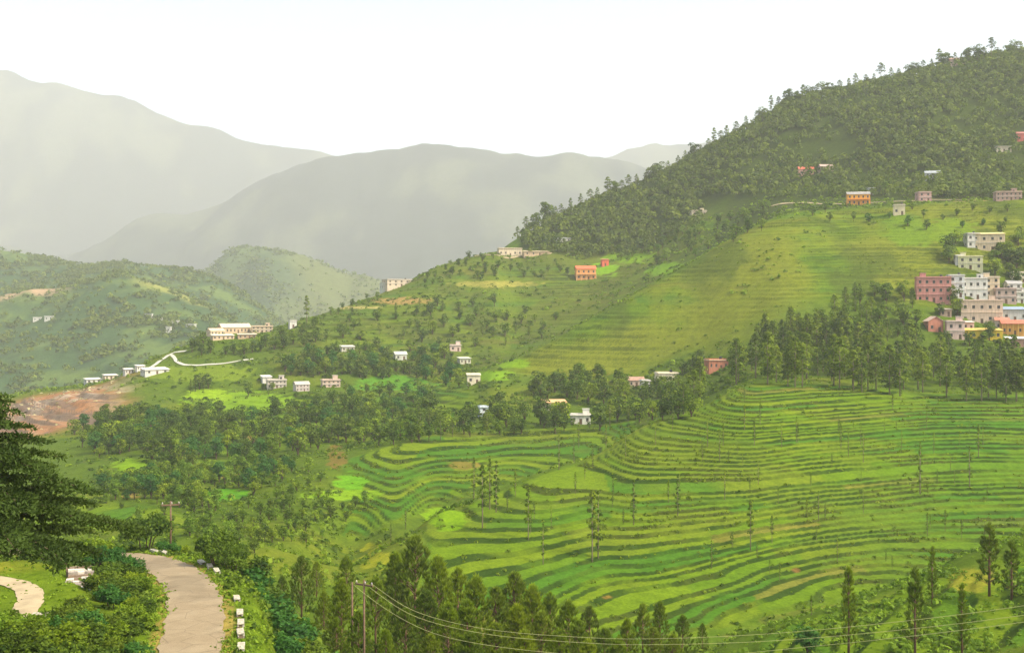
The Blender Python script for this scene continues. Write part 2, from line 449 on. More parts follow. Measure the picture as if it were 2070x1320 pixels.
# bright open plots
def plot(px, py, rx, ry, col, a=0.95, ymin=20):
    global cov
    X, Y, z = hit(px, py, ymin)
    d = np.hypot((PX - px) / rx, (PYG - py) / ry) + 0.35 * n_mid + 0.45 * n_big + 0.5 * n_sm
    m = (1 - sstep(0.8, 1.05, d)) * (np.abs(YY - Y) < 60)
    cov = lerp(cov, C(*col), a * m)
BR = (0.185, 0.31, 0.015)
for p in ((905,1048,40,26,BR),(1280,520,60,14,BR),(1220,545,40,14,(0.2,0.36,0.02)),(1350,545,50,14,(0.17,0.3,0.02)),(270,945,42,18,BR),(480,815,110,22,(0.19,0.31,0.02)),
          (420,800,40,14,(0.24,0.36,0.02)),(1000,760,40,10,(0.2,0.34,0.02)),(1040,735,40,8,BR),(820,775,90,18,(0.1,0.24,0.03)),(450,1000,50,14,(0.1,0.27,0.02)),(710,975,30,20,(0.14,0.33,0.02)),
          (690,1000,80,10,(0.2,0.33,0.02)),(1500,1275,0,0,BR),(400,755,120,16,(0.16,0.22,0.025)),(1080,485,50,16,(0.15,0.27,0.03)),(1420,455,50,12,(0.14,0.24,0.02)),
          (265,1000,22,6,(0.3,0.22,0.09)),(470,962,20,5,(0.27,0.2,0.08)),(510,885,26,8,(0.34,0.25,0.1)),(680,925,16,22,(0.2,0.14,0.05)),(935,940,30,9,(0.2,0.16,0.05)),
          (1228,1207,8,3,(0.2,0.13,0.05)),(1608,1152,9,5,(0.2,0.11,0.06)),(810,608,46,6,(0.36,0.23,0.13)),(1000,575,90,6,(0.3,0.27,0.1)),(700,622,60,3,(0.4,0.33,0.2)),(760,1130,40,25,(0.3,0.3,0.03)),(1960,1170,50,22,(0.26,0.25,0.04)),
          (1850,470,60,30,(0.14,0.22,0.02)),(1880,340,30,40,(0.11,0.2,0.03)),(1950,400,110,7,(0.3,0.22,0.13)),(1930,470,60,40,(0.15,0.22,0.02)),(1640,640,60,20,(0.12,0.17,0.03))):
    if p[2]: plot(*p)
# bare cut earth on the knoll with the building site
so = lerp(np.broadcast_to(C(0.28, 0.14, 0.065), cov.shape), C(0.27, 0.18, 0.105), sstep(-0.2, 0.4, n_mid))
so = lerp(so, C(0.36, 0.19, 0.08), sstep(0.0, 0.5, n_big))
so = lerp(so, C(0.40, 0.33, 0.24), 0.7 * band(.92, .97, 1.6, 1.8, T - 9.0) * sstep(-.1, .3, n_sm + n_mid))
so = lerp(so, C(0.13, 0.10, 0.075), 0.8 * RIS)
cov = lerp(cov, so, soil_m)
# woodland floor
fl = np.maximum(band(12.05, 12.25, 13.4, 13.8, T) * sstep(1010, 1070, PX), band(10.7, 11.0, 12.2, 12.4, T) * sstep(1380, 1500, PX))
cov = lerp(cov, C(0.045, 0.065, 0.016), 0.9 * fl)
fl2 = band(7.0, 7.3, 8.7, 9.1, T) * sstep(1250, 1420, PX)
cov = lerp(cov, C(0.085, 0.125, 0.022), 0.6 * fl2)
# roadside: verge, worn earth shoulder, lawn
cov = lerp(cov, C(0.12, 0.185, 0.02), (1 - sstep(3.0, 5.0, rd)) * 0.8)
cov = lerp(cov, C(0.36, 0.25, 0.12), (1 - sstep(2.05, 2.55, rd + 0.3 * n_sm)) * 0.8)
cov = lerp(cov, C(0.13, 0.19, 0.02), lawn_w * 0.9)
cov = lerp(cov, C(0.26, 0.22, 0.04), lawn_w * sstep(0.05, 0.5, n_mid + 0.2) * 0.6)
cov = lerp(cov * np.array([0.76, 0.79, 0.41]), cov, np.clip(soil_m, 0, 1))
cov = np.clip(cov, 0.004, 0.9)

def split_land():
    cls = np.zeros(Z.shape, int)
    cls[T >= 3.5] = 1
    cls[(T >= 3.5) & (PX < 640)] = 3
    cls[(T >= 5.4) & (PX >= 640)] = 2
    cls[T >= 7.15] = 3
    cls[(T >= 9.03)] = 5
    cls[(T >= 9.03) & (PX > 985) & (T < 10.6)] = 4
    cls[(T >= 10.6) & (PX > 1340)] = 6
    cls[(T >= 12.03) & (PX > 1020)] = 6
    names = {0: ('roadside_hillside', 'rough grassy hillside carrying the tarred road and lawn'), 1: ('terraced_hillside', 'wide green hillside cut into dozens of narrow crop terraces'),
             2: ('lower_terrace_spur', 'small terraced spur behind the bright round field'), 3: ('valley_slope', 'wooded green valley slope between the terraces and village'),
             4: ('upper_terraced_hill', 'yellow-green terraced hill under the hillside road'), 5: ('village_ridge', 'ridge of fields with bare cut earth and scattered houses'),
             6: ('wooded_ridge', 'high dark wooded ridge rising to the skyline')}
    M, Nn = Z.shape
    idx = np.arange(M * Nn).reshape(M, Nn)
    quads = np.stack([idx[:-1, :-1], idx[:-1, 1:], idx[1:, 1:], idx[1:, :-1]], -1).reshape(-1, 4)
    fc = cls[:-1, :-1].ravel()
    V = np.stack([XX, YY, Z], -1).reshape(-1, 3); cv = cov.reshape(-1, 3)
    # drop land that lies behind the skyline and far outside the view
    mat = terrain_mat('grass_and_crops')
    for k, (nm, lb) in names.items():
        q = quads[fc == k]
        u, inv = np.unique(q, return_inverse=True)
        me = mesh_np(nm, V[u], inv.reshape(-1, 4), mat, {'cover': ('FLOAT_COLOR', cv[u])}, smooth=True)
        tag(obj(nm, me), lb, 'hillside', kind='structure')
split_land()

# ------------------------------------------------------------------ far hills and mountains
def ridge(name, label, lines, c0, c1, nc, nr, colfun, amp, sc, gull=0.0, mscale=3.0):
    cs = np.linspace(c0, c1, nc); y0 = min(p[1] for p in lines[0]); y1 = max(p[1] for p in lines[-1])
    rs = np.linspace(y0, y1, nr)
    z, t = loft(lines, cs, rs)
    P = np.broadcast_to(cs[None, :], z.shape); Yg = np.broadcast_to(rs[:, None], z.shape); X = (P - CX) / F_PX * Yg
    z = z + amp * fbm(X / sc, Yg / sc, 91, 5) - gull * np.abs(fbm(X / (sc * 1.3) + 3, Yg / (sc * 4), 95, 4))
    cv = colfun(X, Yg, z, P, t)
    M, K = z.shape; idx = np.arange(M * K).reshape(M, K)
    q = np.stack([idx[:-1, :-1], idx[:-1, 1:], idx[1:, 1:], idx[1:, :-1]], -1).reshape(-1, 4)
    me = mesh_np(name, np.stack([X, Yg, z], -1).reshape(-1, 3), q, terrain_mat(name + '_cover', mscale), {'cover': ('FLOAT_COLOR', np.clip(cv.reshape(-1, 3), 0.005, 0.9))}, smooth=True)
    tag(obj(name, me), label, 'hill', kind='structure')
    return cs, rs, z, t
def col_e1(X, Y, z, P, t):
    a = fbm(X / 60, Y / 60, 101); b = fbm(X / 20, Y / 20, 103)
    c = lerp(np.broadcast_to(C(0.04, 0.078, 0.024), X.shape + (3,)), C(0.09, 0.135, 0.03), sstep(-0.1, 0.4, a))
    c = lerp(c, C(0.04, 0.075, 0.025), sstep(0.0, 0.35, b) * 0.8)
    c = lerp(c, C(0.2, 0.21, 0.045), band(250, 300, 480, 520, P) * band(1.75, 1.9, 2.05, 2.2, t))
    c = lerp(c, C(0.42, 0.27, 0.16), 0.8 * band(-50, 0, 100, 160, P) * band(1.78, 1.86, 1.95, 2.0, t + 0.1 * b))
    return c
E1 = [
 [(-800,960,900),(0,960,880),(300,960,830),(600,960,770),(900,960,760)],
 [(-800,1200,760),(0,1200,745),(200,1200,720),(350,1200,705),(480,1200,700),(620,1200,700),(900,1200,750)],
 [(-800,1500,600),(0,1500,590),(150,1500,575),(250,1500,560),(300,1500,575),(400,1500,610),(480,1500,645),(560,1500,690),(700,1500,760),(900,1500,800)],
 [(-800,1650,600),(0,1650,586),(150,1650,573),(250,1650,566),(300,1650,590),(400,1650,628),(480,1650,662),(600,1650,710),(700,1650,770),(900,1650,800)],
 [(-800,1900,470),(0,1900,505),(100,1900,522),(200,1900,531),(260,1900,528),(330,1900,540),(390,1900,551),(450,1900,570),(560,1900,650),(700,1900,720),(900,1900,760)],
 [(-800,2200,640),(0,2200,640),(400,2200,660),(900,2200,720)],
]
e1 = ridge('near_valley_hill', 'hazy wooded hill across the valley with a bare earth cut', E1, -780, 880, 260, 150, col_e1, 10, 90, 14)
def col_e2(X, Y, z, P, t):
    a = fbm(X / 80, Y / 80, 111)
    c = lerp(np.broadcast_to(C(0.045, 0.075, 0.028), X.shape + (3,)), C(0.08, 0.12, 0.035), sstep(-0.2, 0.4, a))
    c = lerp(c, C(0.10, 0.115, 0.032), sstep(530, 640, P + 40 * a) * 0.85)  # sunlit right flank painted in: paler yellow than the darker left side
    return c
E2 = [
 [(100,2200,760),(400,2200,720),(700,2200,700),(1200,2200,760)],
 [(100,2400,690),(430,2400,640),(540,2400,575),(640,2400,610),(760,2400,640),(1200,2400,740)],
 [(100,2650,640),(300,2650,590),(390,2650,556),(430,2650,534),(460,2650,506),(490,2650,497),(540,2650,499),(600,2650,512),(700,2650,550),(770,2650,568),(850,2650,605),(1200,2650,720)],
 [(100,3000,720),(500,3000,640),(1200,3000,760)],
]
e2 = ridge('rounded_hill', 'hazy rounded hill with sunlight painted pale yellow on one flank', E2, 120, 1180, 200, 90, col_e2, 10, 110, 18)
def col_far(X, Y, z, P, t):
    a = fbm(X / 300, Y / 300, 121)
    return lerp(np.broadcast_to(C(0.018, 0.026, 0.022), X.shape + (3,)), C(0.06, 0.07, 0.04), sstep(-0.1, 0.5, a + .5 * fbm(X / 90, Y / 140, 123)))
FM = [
 [(-1200,3600,760),(600,3600,720),(2600,3600,760)],
 [(-1200,4300,640),(0,4300,640),(400,4300,590),(700,4300,520),(900,4300,500),(1200,4300,520),(1500,4300,560),(2600,4300,600)],
 [(-1200,5200,520),(0,5200,500),(350,5200,430),(560,5200,345),(700,5200,318),(760,5200,300),(820,5200,290),(880,5200,291),(940,5200,297),(1040,5200,311),(1140,5200,313),(1250,5200,334),(1400,5200,380),(1700,5200,450),(2600,5200,520)],
 [(-1200,5900,640),(600,5900,560),(2600,5900,640)],
]
ridge('hazy_mountain', 'long hazy mountain with a flat crest fading into mist', FM, -1100, 2500, 320, 110, col_far, 45, 420, 110, 12)
GM = [
 [(-1600,5500,700),(600,5500,680),(3200,5500,700)],
 [(-1600,6200,420),(0,6200,400),(300,6200,440),(700,6200,520),(1200,6200,560),(1500,6200,500),(3200,6200,420)],
 [(-1600,6900,130),(-300,6900,112),(0,6900,122),(100,6900,145),(200,6900,180),(300,6900,215),(400,6900,246),(500,6900,276),(600,6900,300),(700,6900,314),(800,6900,335),(1000,6900,345),(1180,6900,318),(1300,6900,298),(1400,6900,282),(1500,6900,268),(1700,6900,250),(2200,6900,220),(3200,6900,200)],
 [(-1600,7700,420),(600,7700,500),(3200,7700,420)],
]
ridge('distant_mountain', 'tall pale mountain nearly lost in white mist', GM, -1500, 3100, 320, 110, col_far, 45, 600, 140, 16)

# valley floor out to the horizon
GZ = -172.0
m_floor = plain_mat('valley_ground', (0.09, 0.14, 0.03), 0.95, 0.4, 0.02, 0.1)
tag(obj('valley_floor', mesh_np('valley_floor', np.array([(-8900, -900, GZ), (8900, -900, GZ), (8900, 8900, GZ), (-8900, 8900, GZ)]), np.array([[0, 1, 2, 3]]), m_floor)), 'dim green valley floor under the hills', 'ground', kind='structure')
# slope under and behind the viewer joins the land
# ------------------------------------------------------------------ road, verge stones, white lane, lawn path
def ribbon(name, P, half, mat, label, lift=0.05, cross=5, drape=False, crown=0.05, cat='road'):
    P = np.array(P); tg = np.gradient(P, axis=0); tg[:, 2] = 0
    tg /= np.linalg.norm(tg, axis=1)[:, None] + 1e-9
    nr = np.stack([-tg[:, 1], tg[:, 0], 0 * tg[:, 0]], 1)
    V = []
    for i in range(len(P)):
        for k in range(cross):
            s = k / (cross - 1) * 2 - 1
            hw = half * (1 + (0.05 * math.sin(i * 0.9 + (7 if s > 0 else 0)) + 0.04 * math.sin(i * 2.3)) * abs(s))
            q = P[i] + nr[i] * s * hw
            z = zt(q[0], q[1]) if drape else q[2]
            V.append((q[0], q[1], z + lift + crown * (1 - s * s)))
    idx = np.arange(len(V)).reshape(len(P), cross)
    q = np.stack([idx[:-1, :-1], idx[:-1, 1:], idx[1:, 1:], idx[1:, :-1]], -1).reshape(-1, 4)
    o = obj(name, mesh_np(name, np.array(V), q, mat, smooth=True))
    return tag(o, label, cat, kind='structure')

def road_material():
    m, nt, b, out = new_mat('worn_tarmac')
    tc = N(nt, 'ShaderNodeTexCoord')
    n1 = N(nt, 'ShaderNodeTexNoise', Scale=0.5, Detail=7.0, Roughness=0.6); n2 = N(nt, 'ShaderNodeTexNoise', Scale=14.0, Detail=3.0)
    for n in (n1, n2): nt.links.new(tc.outputs['Object'], n.inputs['Vector'])
    c = ramp(nt, n1.outputs[0], [(0.3, (0.225, 0.168, 0.092)), (0.5, (0.27, 0.205, 0.115)), (0.7, (0.305, 0.238, 0.138))])
    c = mixrgb(nt, 'MULTIPLY', 1.0, c, ramp(nt, n2.outputs[0], [(0.3, 0.86), (0.7, 1.1)]))
    n3 = N(nt, 'ShaderNodeTexNoise', Scale=0.16, Detail=3.0); nt.links.new(tc.outputs['Object'], n3.inputs['Vector'])
    c = mixrgb(nt, 'MULTIPLY', 1.0, c, ramp(nt, n3.outputs[0], [(0.42, 0.84), (0.46, 1.0), (0.6, 1.06)]))
    vo = N(nt, 'ShaderNodeTexVoronoi', feature='DISTANCE_TO_EDGE', Scale=0.55); nt.links.new(tc.outputs['Object'], vo.inputs['Vector'])
    c = mixrgb(nt, 'MULTIPLY', 1.0, c, ramp(nt, vo.outputs['Distance'], [(0.0, 0.62), (0.018, 1.0), (1.0, 1.0)]))
    nt.links.new(c, b.inputs['Base Color']); b.inputs['Roughness'].default_value = 0.85; b.inputs['Specular IOR Level'].default_value = 0.25
    bp = N(nt, 'ShaderNodeBump', Strength=0.25, Distance=0.02); nt.links.new(n2.outputs[0], bp.inputs['Height']); nt.links.new(bp.outputs[0], b.inputs['Normal'])
    return m
ribbon('hill_road', road_c, ROAD_HALF, road_material(), 'narrow worn road curving along the bushy bank', 0.03, 9)
m_white = plain_mat('whitewash', (0.42, 0.38, 0.27), 0.85, 0.6, 5.0)
m_lane = plain_mat('pale_concrete', (0.5, 0.48, 0.38), 0.85, 0.2, 0.4)
m_sand = plain_mat('pale_sand', (0.38, 0.30, 0.17), 0.9, 0.25, 0.8)
def px_path(pts, n, ymin=300):
    return smooth_path([hit(px, py, ymin) for px, py in pts], n)
ribbon('village_lane', px_path([(330,727),(342,718),(352,724),(358,733),(368,738),(400,740),(440,738),(480,732),(512,727)], 60), 0.9, m_lane, 'white concrete lane curving below the cream school', 0.35, 3, True)
ribbon('site_track', px_path([(290,752),(310,742),(332,726),(350,716),(376,711)], 40), 1.2, m_lane, 'pale track climbing from the earth cut to the lane', 0.4, 3, True)
ribbon('ridge_road', px_path([(1560,420),(1640,413),(1700,414),(1760,412),(1850,408),(1950,406),(2068,404)], 50), 1.4, m_sand, 'pale hillside road above the terraced hill', 0.4, 3, True)
ribbon('ridge_lane', px_path([(960,520),(1010,517),(1060,517),(1115,514)], 30, 600), 1.6, m_sand, 'sandy lane along the crest by the cream building', 0.4, 3, True)
lp = smooth_path([np.array(unproj(px, py, 0) * 0 + np.array([(px - CX) / F_PX * Y, Y, -19.7])) for px, py, Y in ((-70, 0, 64), (0, 0, 66.5), (45, 0, 70.5), (62, 0, 74), (45, 0, 77.5), (0, 0, 79), (-60, 0, 80))], 50)
ribbon('lawn_path', lp, 0.85, m_sand, 'cream sandy path looping across the small lawn', 0.06, 5, True, cat='path')

# whitewashed parapet blocks along the outer edge of the road
stone_mats = [plain_mat('stone_%s' % n, c, 0.9, 0.35, 4.0) for n, c in (('pale', (0.55, 0.50, 0.40)), ('brown', (0.20, 0.14, 0.09)), ('grey', (0.27, 0.23, 0.18)))]
tg = np.gradient(road_c, axis=0); tg[:, 2] = 0; tg /= np.linalg.norm(tg, axis=1)[:, None]
arc = np.r_[0, np.cumsum(np.linalg.norm(np.diff(road_c, axis=0), axis=1))]
def road_at(Y):
    i = int(np.argmin(np.abs(road_c[:, 1] - Y) + (road_c[:, 0] > 99) * 1e3)); return i
par_specs = [(58.0, 1.5), (60.6, 1.5), (63.2, 1.45), (65.6, 1.4), (68.3, 1.4), (72.0, 1.2), (82.6, 1.5), (85.2, 1.5), (88.0, 1.5), (96.0, 1.6), (97.6, 1.6)]
ordn = ['nearest', 'second nearest', 'third nearest', 'fourth nearest', 'fifth nearest', 'last of the close row of']
def parapet(i, Y, L):
    k = road_at(Y); p = road_c[k]; t = tg[k]; nrm = np.array([t[1], -t[0], 0])
    q = p + nrm * (ROAD_HALF + 0.95)
    lab = ['%s stone parapet block beside the road, whitewashed on top' % (ordn[i].capitalize()) if i < 6 else
           {6: 'white parapet block at the bend, first beyond the gap', 7: 'white parapet block at the bend, middle of three', 8: 'white parapet block at the bend, last of three'}.get(i, 'long white parapet block at the far end of the road' if i == 9 else 'long white parapet block beyond the road end, under the round tree')][0]
    r = empty('parapet', (q[0], q[1], zt(q[0], q[1]) - 0.12), math.atan2(t[1], t[0]) + random.uniform(-.08, .08))
    r.rotation_euler[0] = random.uniform(-.06, .06); r.scale = (random.uniform(.7, .9), .75, random.uniform(.5, .72))
    tag(r, lab, 'parapet', 'whitewashed parapet blocks along the road')
    MB().box(-L / 2 + .05, L / 2 - .05, -.2, .2, -.3, .5).build('core', stone_mats[1], r)
    nx = 4
    for c in range(3):
        z0 = -0.05 + c * 0.2
        xs = np.linspace(-L / 2, L / 2, nx + 1); xs[1:-1] += np.array([random.uniform(-.08, .08) for _ in range(nx - 1)])
        for j in range(nx):
            for sd in (-1, 1):
                MB().box(xs[j] + .02, xs[j + 1] - .02, sd * .14, sd * (.24 + random.uniform(0, .04)), z0 + .012, z0 + .188, .012).build('stone', random.choice(stone_mats if c < 2 else stone_mats[:1]), r)
    MB().box(-L / 2 - .05, L / 2 + .05, -.27, .27, .552, .63, .015).build('coping', m_white, r)
for i, (Y, L) in enumerate(par_specs): parapet(i, Y, L)

# dry stone steps beside the lawn
sx, sy = (158 - CX) / F_PX * 79, 79.0
st = empty('stone_steps', (sx, sy, zt(sx, sy) - 0.1), R(20), .8); tag(st, 'rough brown stone steps climbing beside the small lawn', 'steps')
for c in range(8):
    y0 = -1.2 + c * 0.5; x0 = -1.0 + random.uniform(-.15, .15)
    for j in range(3):
        w_ = random.uniform(.55, .8)
        MB().box(x0 + .015, x0 + w_ - .015, y0, y0 + .5 + random.uniform(-.04, .06), -.4, .10 + c * .15 + random.uniform(-.04, .04), .03).build('stone', stone_mats[(c + (j == 1) * random.randrange(2)) % 3], st); x0 += w_
for i_, (px, Y, w_) in enumerate(((28, 62.5, 1.5), (85, 65.5, 1.1))):
    X = (px - CX) / F_PX * Y
    b_ = empty('stone_bench', (X, Y, zt(X, Y)), R(8)); tag(b_, ('Pale flat stone bench at the near edge of the lawn', 'Short pale stone slab at the lawn edge above dark shrubs')[i_], 'bench')
    MB().box(-w_ / 2, w_ / 2, -.25, .25, 1.25, 1.40, .01).build('seat', m_white, b_)
    for sgn in (-1, 1): MB().box(sgn * w_ * .34 - .12, sgn * w_ * .34 + .12, -.2, .2, -.4, 1.25, .01).build('leg', stone_mats[1], b_)

# ------------------------------------------------------------------ leaves
def leaves(name, Cn, Nrm, size, aspect, tint, mat):
    """one quad for each leaf or spray: centre, facing, size."""
    n = len(Cn)
    Nrm = Nrm / (np.linalg.norm(Nrm, axis=1)[:, None] + 1e-9)
    a = rng.normal(size=(n, 3)); a -= Nrm * (a * Nrm).sum(1)[:, None]; a /= np.linalg.norm(a, axis=1)[:, None] + 1e-9
    b = np.cross(Nrm, a)
    s = (np.ones(n) * size)[:, None]; asp = (np.ones(n) * aspect)[:, None]
    v = np.stack([Cn - a * s * asp, Cn - b * s * .62 + Nrm * s * .15, Cn + a * s * asp, Cn + b * s * .62 + Nrm * s * .15], 1).reshape(-1, 3)
    return mesh_np(name, v, np.arange(4 * n).reshape(n, 4), mat, {'tint': ('FLOAT', np.repeat(np.clip(tint, 0, 1), 4))})
def sph(n):
    v = rng.normal(size=(n, 3)); return v / np.linalg.norm(v, axis=1)[:, None]
def clump_cloud(cent, rad, per, flat=0.8, fill=0.35, up=0.25):
    """leaf centres on and in each clump; facing outwards."""
    Cn, Nn, Tt = [], [], []
    for c, r in zip(cent, rad):
        d = sph(per); d[:, 2] = np.where(d[:, 2] < -0.35, -d[:, 2], d[:, 2])
        rr = r * (1 - fill * rng.random(per) ** 2)
        p = np.array(c) + d * rr[:, None] * np.array([1, 1, flat])
        Cn.append(p); Nn.append(d + rng.normal(size=(per, 3)) * 0.35 + np.array([0, 0, up]))
        Tt.append(np.clip(rng.normal(0.42 + 0.2 * rng.normal(), 0.24, per), 0, 1))
    return np.concatenate(Cn), np.concatenate(Nn), np.concatenate(Tt)

M_BROAD = leaf_mat('broad_leaves', (0.034, 0.064, 0.010), (0.165, 0.225, 0.024), 0.35, 0.4)
M_DARK = leaf_mat('dark_leaves', (0.022, 0.044, 0.011), (0.105, 0.15, 0.024), 0.3, 0.3)
M_BLUE = leaf_mat('bluish_leaves', (0.02, 0.06, 0.02), (0.065, 0.15, 0.038), 0.3, 0.25)
M_LIGHT = leaf_mat('fresh_leaves', (0.07, 0.12, 0.018), (0.16, 0.23, 0.03), 0.3, 0.3)
M_PINE = leaf_mat('pine_needles', (0.040, 0.068, 0.010), (0.165, 0.21, 0.024), 0.35, 0.25)
M_PINED = leaf_mat('dark_pine_needles', (0.034, 0.06, 0.012), (0.125, 0.165, 0.025), 0.3, 0.3)
M_DEODAR = leaf_mat('deodar_needles', (0.008, 0.018, 0.007), (0.052, 0.078, 0.02), 0.15, 0.1)
M_WOOD = leaf_mat('wood_mass', (0.034, 0.058, 0.012), (0.13, 0.155, 0.025), 0.25, 0.0)
M_BARK = plain_mat('bark', (0.11, 0.075, 0.05), 0.95, 0.4, 5.0, 0.1)
M_PBARK = plain_mat('pale_bark', (0.24, 0.19, 0.13), 0.95, 0.4, 5.0, 0.1)
M_RBARK = plain_mat('pine_bark', (0.17, 0.10, 0.06), 0.95, 0.4, 5.0, 0.1)

def tree_template(trunk_pts, trunk_r, limbs, crown_me, bark):
    t = MB(); t.tube(trunk_pts, trunk_r, 6)
    for a, b, r in limbs: t.tube([a, ((Vector(a) + Vector(b)) / 2 + Vector((0, 0, .1))), b], [r, r * .7, r * .35], 4, False)
    return t.mesh('trunk', bark, True), crown_me

def broadleaf(h=8.0, w=7.0, per=48, nc=20, leaf=0.42, mat=None, low=0.08, bark=None):
    """rounded tree of height h, crown width w."""
    cent, rad = [], []
    for i in range(nc):
        d = sph(1)[0]; r = rng.random() ** 0.5
        p = np.array([d[0] * w * .36 * r, d[1] * w * .36 * r, h * (low + (1 - low) * .5) + d[2] * h * (1 - low) * .36])
        cent.append(p); rad.append(w * rng.uniform(.16, .26))
    Cn, Nn, Tt = clump_cloud(cent, rad, per)
    me = leaves('crown', Cn, Nn, leaf * rng.uniform(.6, 1.25, len(Cn)), 0.8, Tt, mat or M_BROAD)
    limbs = [((0, 0, h * low * .9), tuple(c * 0.9), w * .018) for c in cent[:6]]
    return tree_template([(0, 0, -1.0), (0.05, 0, h * low), (.1, .05, h * .6)], [w * .04, w * .03, w * .012], limbs, me, bark or M_BARK)

def pine(h=15.0, w=5.0, bare=0.45, per=46, nc=22, leaf=0.4, mat=None, bark=None, round_=True):
    cent, rad, limbs = [], [], []
    for i in range(nc):
        u = (i + rng.random()) / nc
        z = h * (bare + (1 - bare) * u * .95)
        prof = math.sin(math.pi * min(1, (u * .82 + .16))) if round_ else (1 - u * .85)
        ang = i * 2.4 + rng.random(); rr = w * .36 * prof * rng.uniform(.55, 1)
        c = np.array([math.cos(ang) * rr, math.sin(ang) * rr, z]); cent.append(c); rad.append(w * rng.uniform(.15, .22) * (.6 + .5 * prof))
        limbs.append(((0, 0, z - h * .03), tuple(c), w * .01))
    cent.append(np.array([0, 0, h * .95])); rad.append(w * .13)
    Cn, Nn, Tt = clump_cloud(cent, rad, per, 0.75)
    me = leaves('crown', Cn, Nn + np.array([0, 0, .5]), leaf * rng.uniform(.6, 1.2, len(Cn)), 1.0, Tt, mat or M_PINE)
    return tree_template([(0, 0, -1.2), (0.05, 0, h * .4), (0.0, .08, h * .95)], [h * .016, h * .012, h * .003], limbs[::2], me, bark or M_PBARK)

def chir_pine(h=12.0, w=5.5, tufts=150, mat=None):
    """near long-needled pine: upright tufts at the ends of upswept branches."""
    Cs, limbs = [], []
    for i in range(tufts):
        u = rng.random() ** .8; z = h * (.14 + .84 * u)
        prof = (1 - u) ** .55 * (.35 + .65 * min(1, u * 6 + .4))
        ang = rng.random() * 6.283; rr = w * .5 * prof * rng.random() ** .4
        Cs.append((math.cos(ang) * rr, math.sin(ang) * rr, z))
        if i % 5 == 0: limbs.append(((0, 0, z - rr * .5 - .3), Cs[-1], .05))
    Cs.append((0, 0, h * .99))
    Vs, Tt = [], []
    k = 15
    for c in Cs:
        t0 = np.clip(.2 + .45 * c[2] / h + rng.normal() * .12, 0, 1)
        out = np.array([c[0], c[1], 0.0], float); out /= np.linalg.norm(out) + 1e-6
        for j in range(k):
            a = rng.random() * 6.283; sp = rng.uniform(.15, .75)
            d = np.array([math.cos(a) * sp, math.sin(a) * sp, 1.0]) + out * .35; d /= np.linalg.norm(d)
            L = rng.uniform(.55, .95); s = np.cross(d, rng.normal(size=3)); s /= np.linalg.norm(s); s *= rng.uniform(.05, .09)
            b = np.array(c) - d * .15; e = b + d * L
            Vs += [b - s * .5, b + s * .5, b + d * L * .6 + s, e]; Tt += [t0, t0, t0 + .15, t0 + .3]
    V = np.array(Vs)
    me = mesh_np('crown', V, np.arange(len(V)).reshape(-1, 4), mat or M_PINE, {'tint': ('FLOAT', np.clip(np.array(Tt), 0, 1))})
    return tree_template([(0, 0, -1.5), (.08, .05, h * .45), (0, 0, h * .97)], [.2, .14, .03], limbs, me, M_RBARK)

def bush(w=2.6, h=2.2, per=210, nc=9, leaf=0.12, mat=None):
    cent, rad = [], []
    for i in range(nc):
        a = rng.random() * 6.283; rr = w * .36 * rng.random() ** .6
        cent.append(np.array([math.cos(a) * rr, math.sin(a) * rr, h * rng.uniform(.25, .7)])); rad.append(w * rng.uniform(.16, .27))
    Cn, Nn, Tt = clump_cloud(cent, rad, per, .85, .45)
    # leafy shoots that break the outline
    for c, r in zip(cent, rad):
        for j in range(9):
            d = sph(1)[0]; d[2] = abs(d[2]) + .3; d /= np.linalg.norm(d)
            L = rng.uniform(.15, .55); s = np.linspace(.85, 1 + L / max(r, .2) * .5, 7)
            Cn = np.r_[Cn, c + d * r * s[:, None] + rng.normal(size=(7, 3)) * .05]; Nn = np.r_[Nn, rng.normal(size=(7, 3)) + np.array([0, 0, .6])]; Tt = np.r_[Tt, np.full(7, rng.uniform(.4, .9))]
    me = leaves('foliage', Cn, Nn, leaf * rng.uniform(.6, 1.35, len(Cn)), 0.95, Tt, mat or M_BROAD)
    t = MB()
    for c in cent[:5]: t.tube([(c[0] * .2, c[1] * .2, -.6), (c[0] * .6, c[1] * .6, c[2] * .6), tuple(c)], [.05, .035, .015], 5, False)
    return t.mesh('stem', M_BARK, True), me

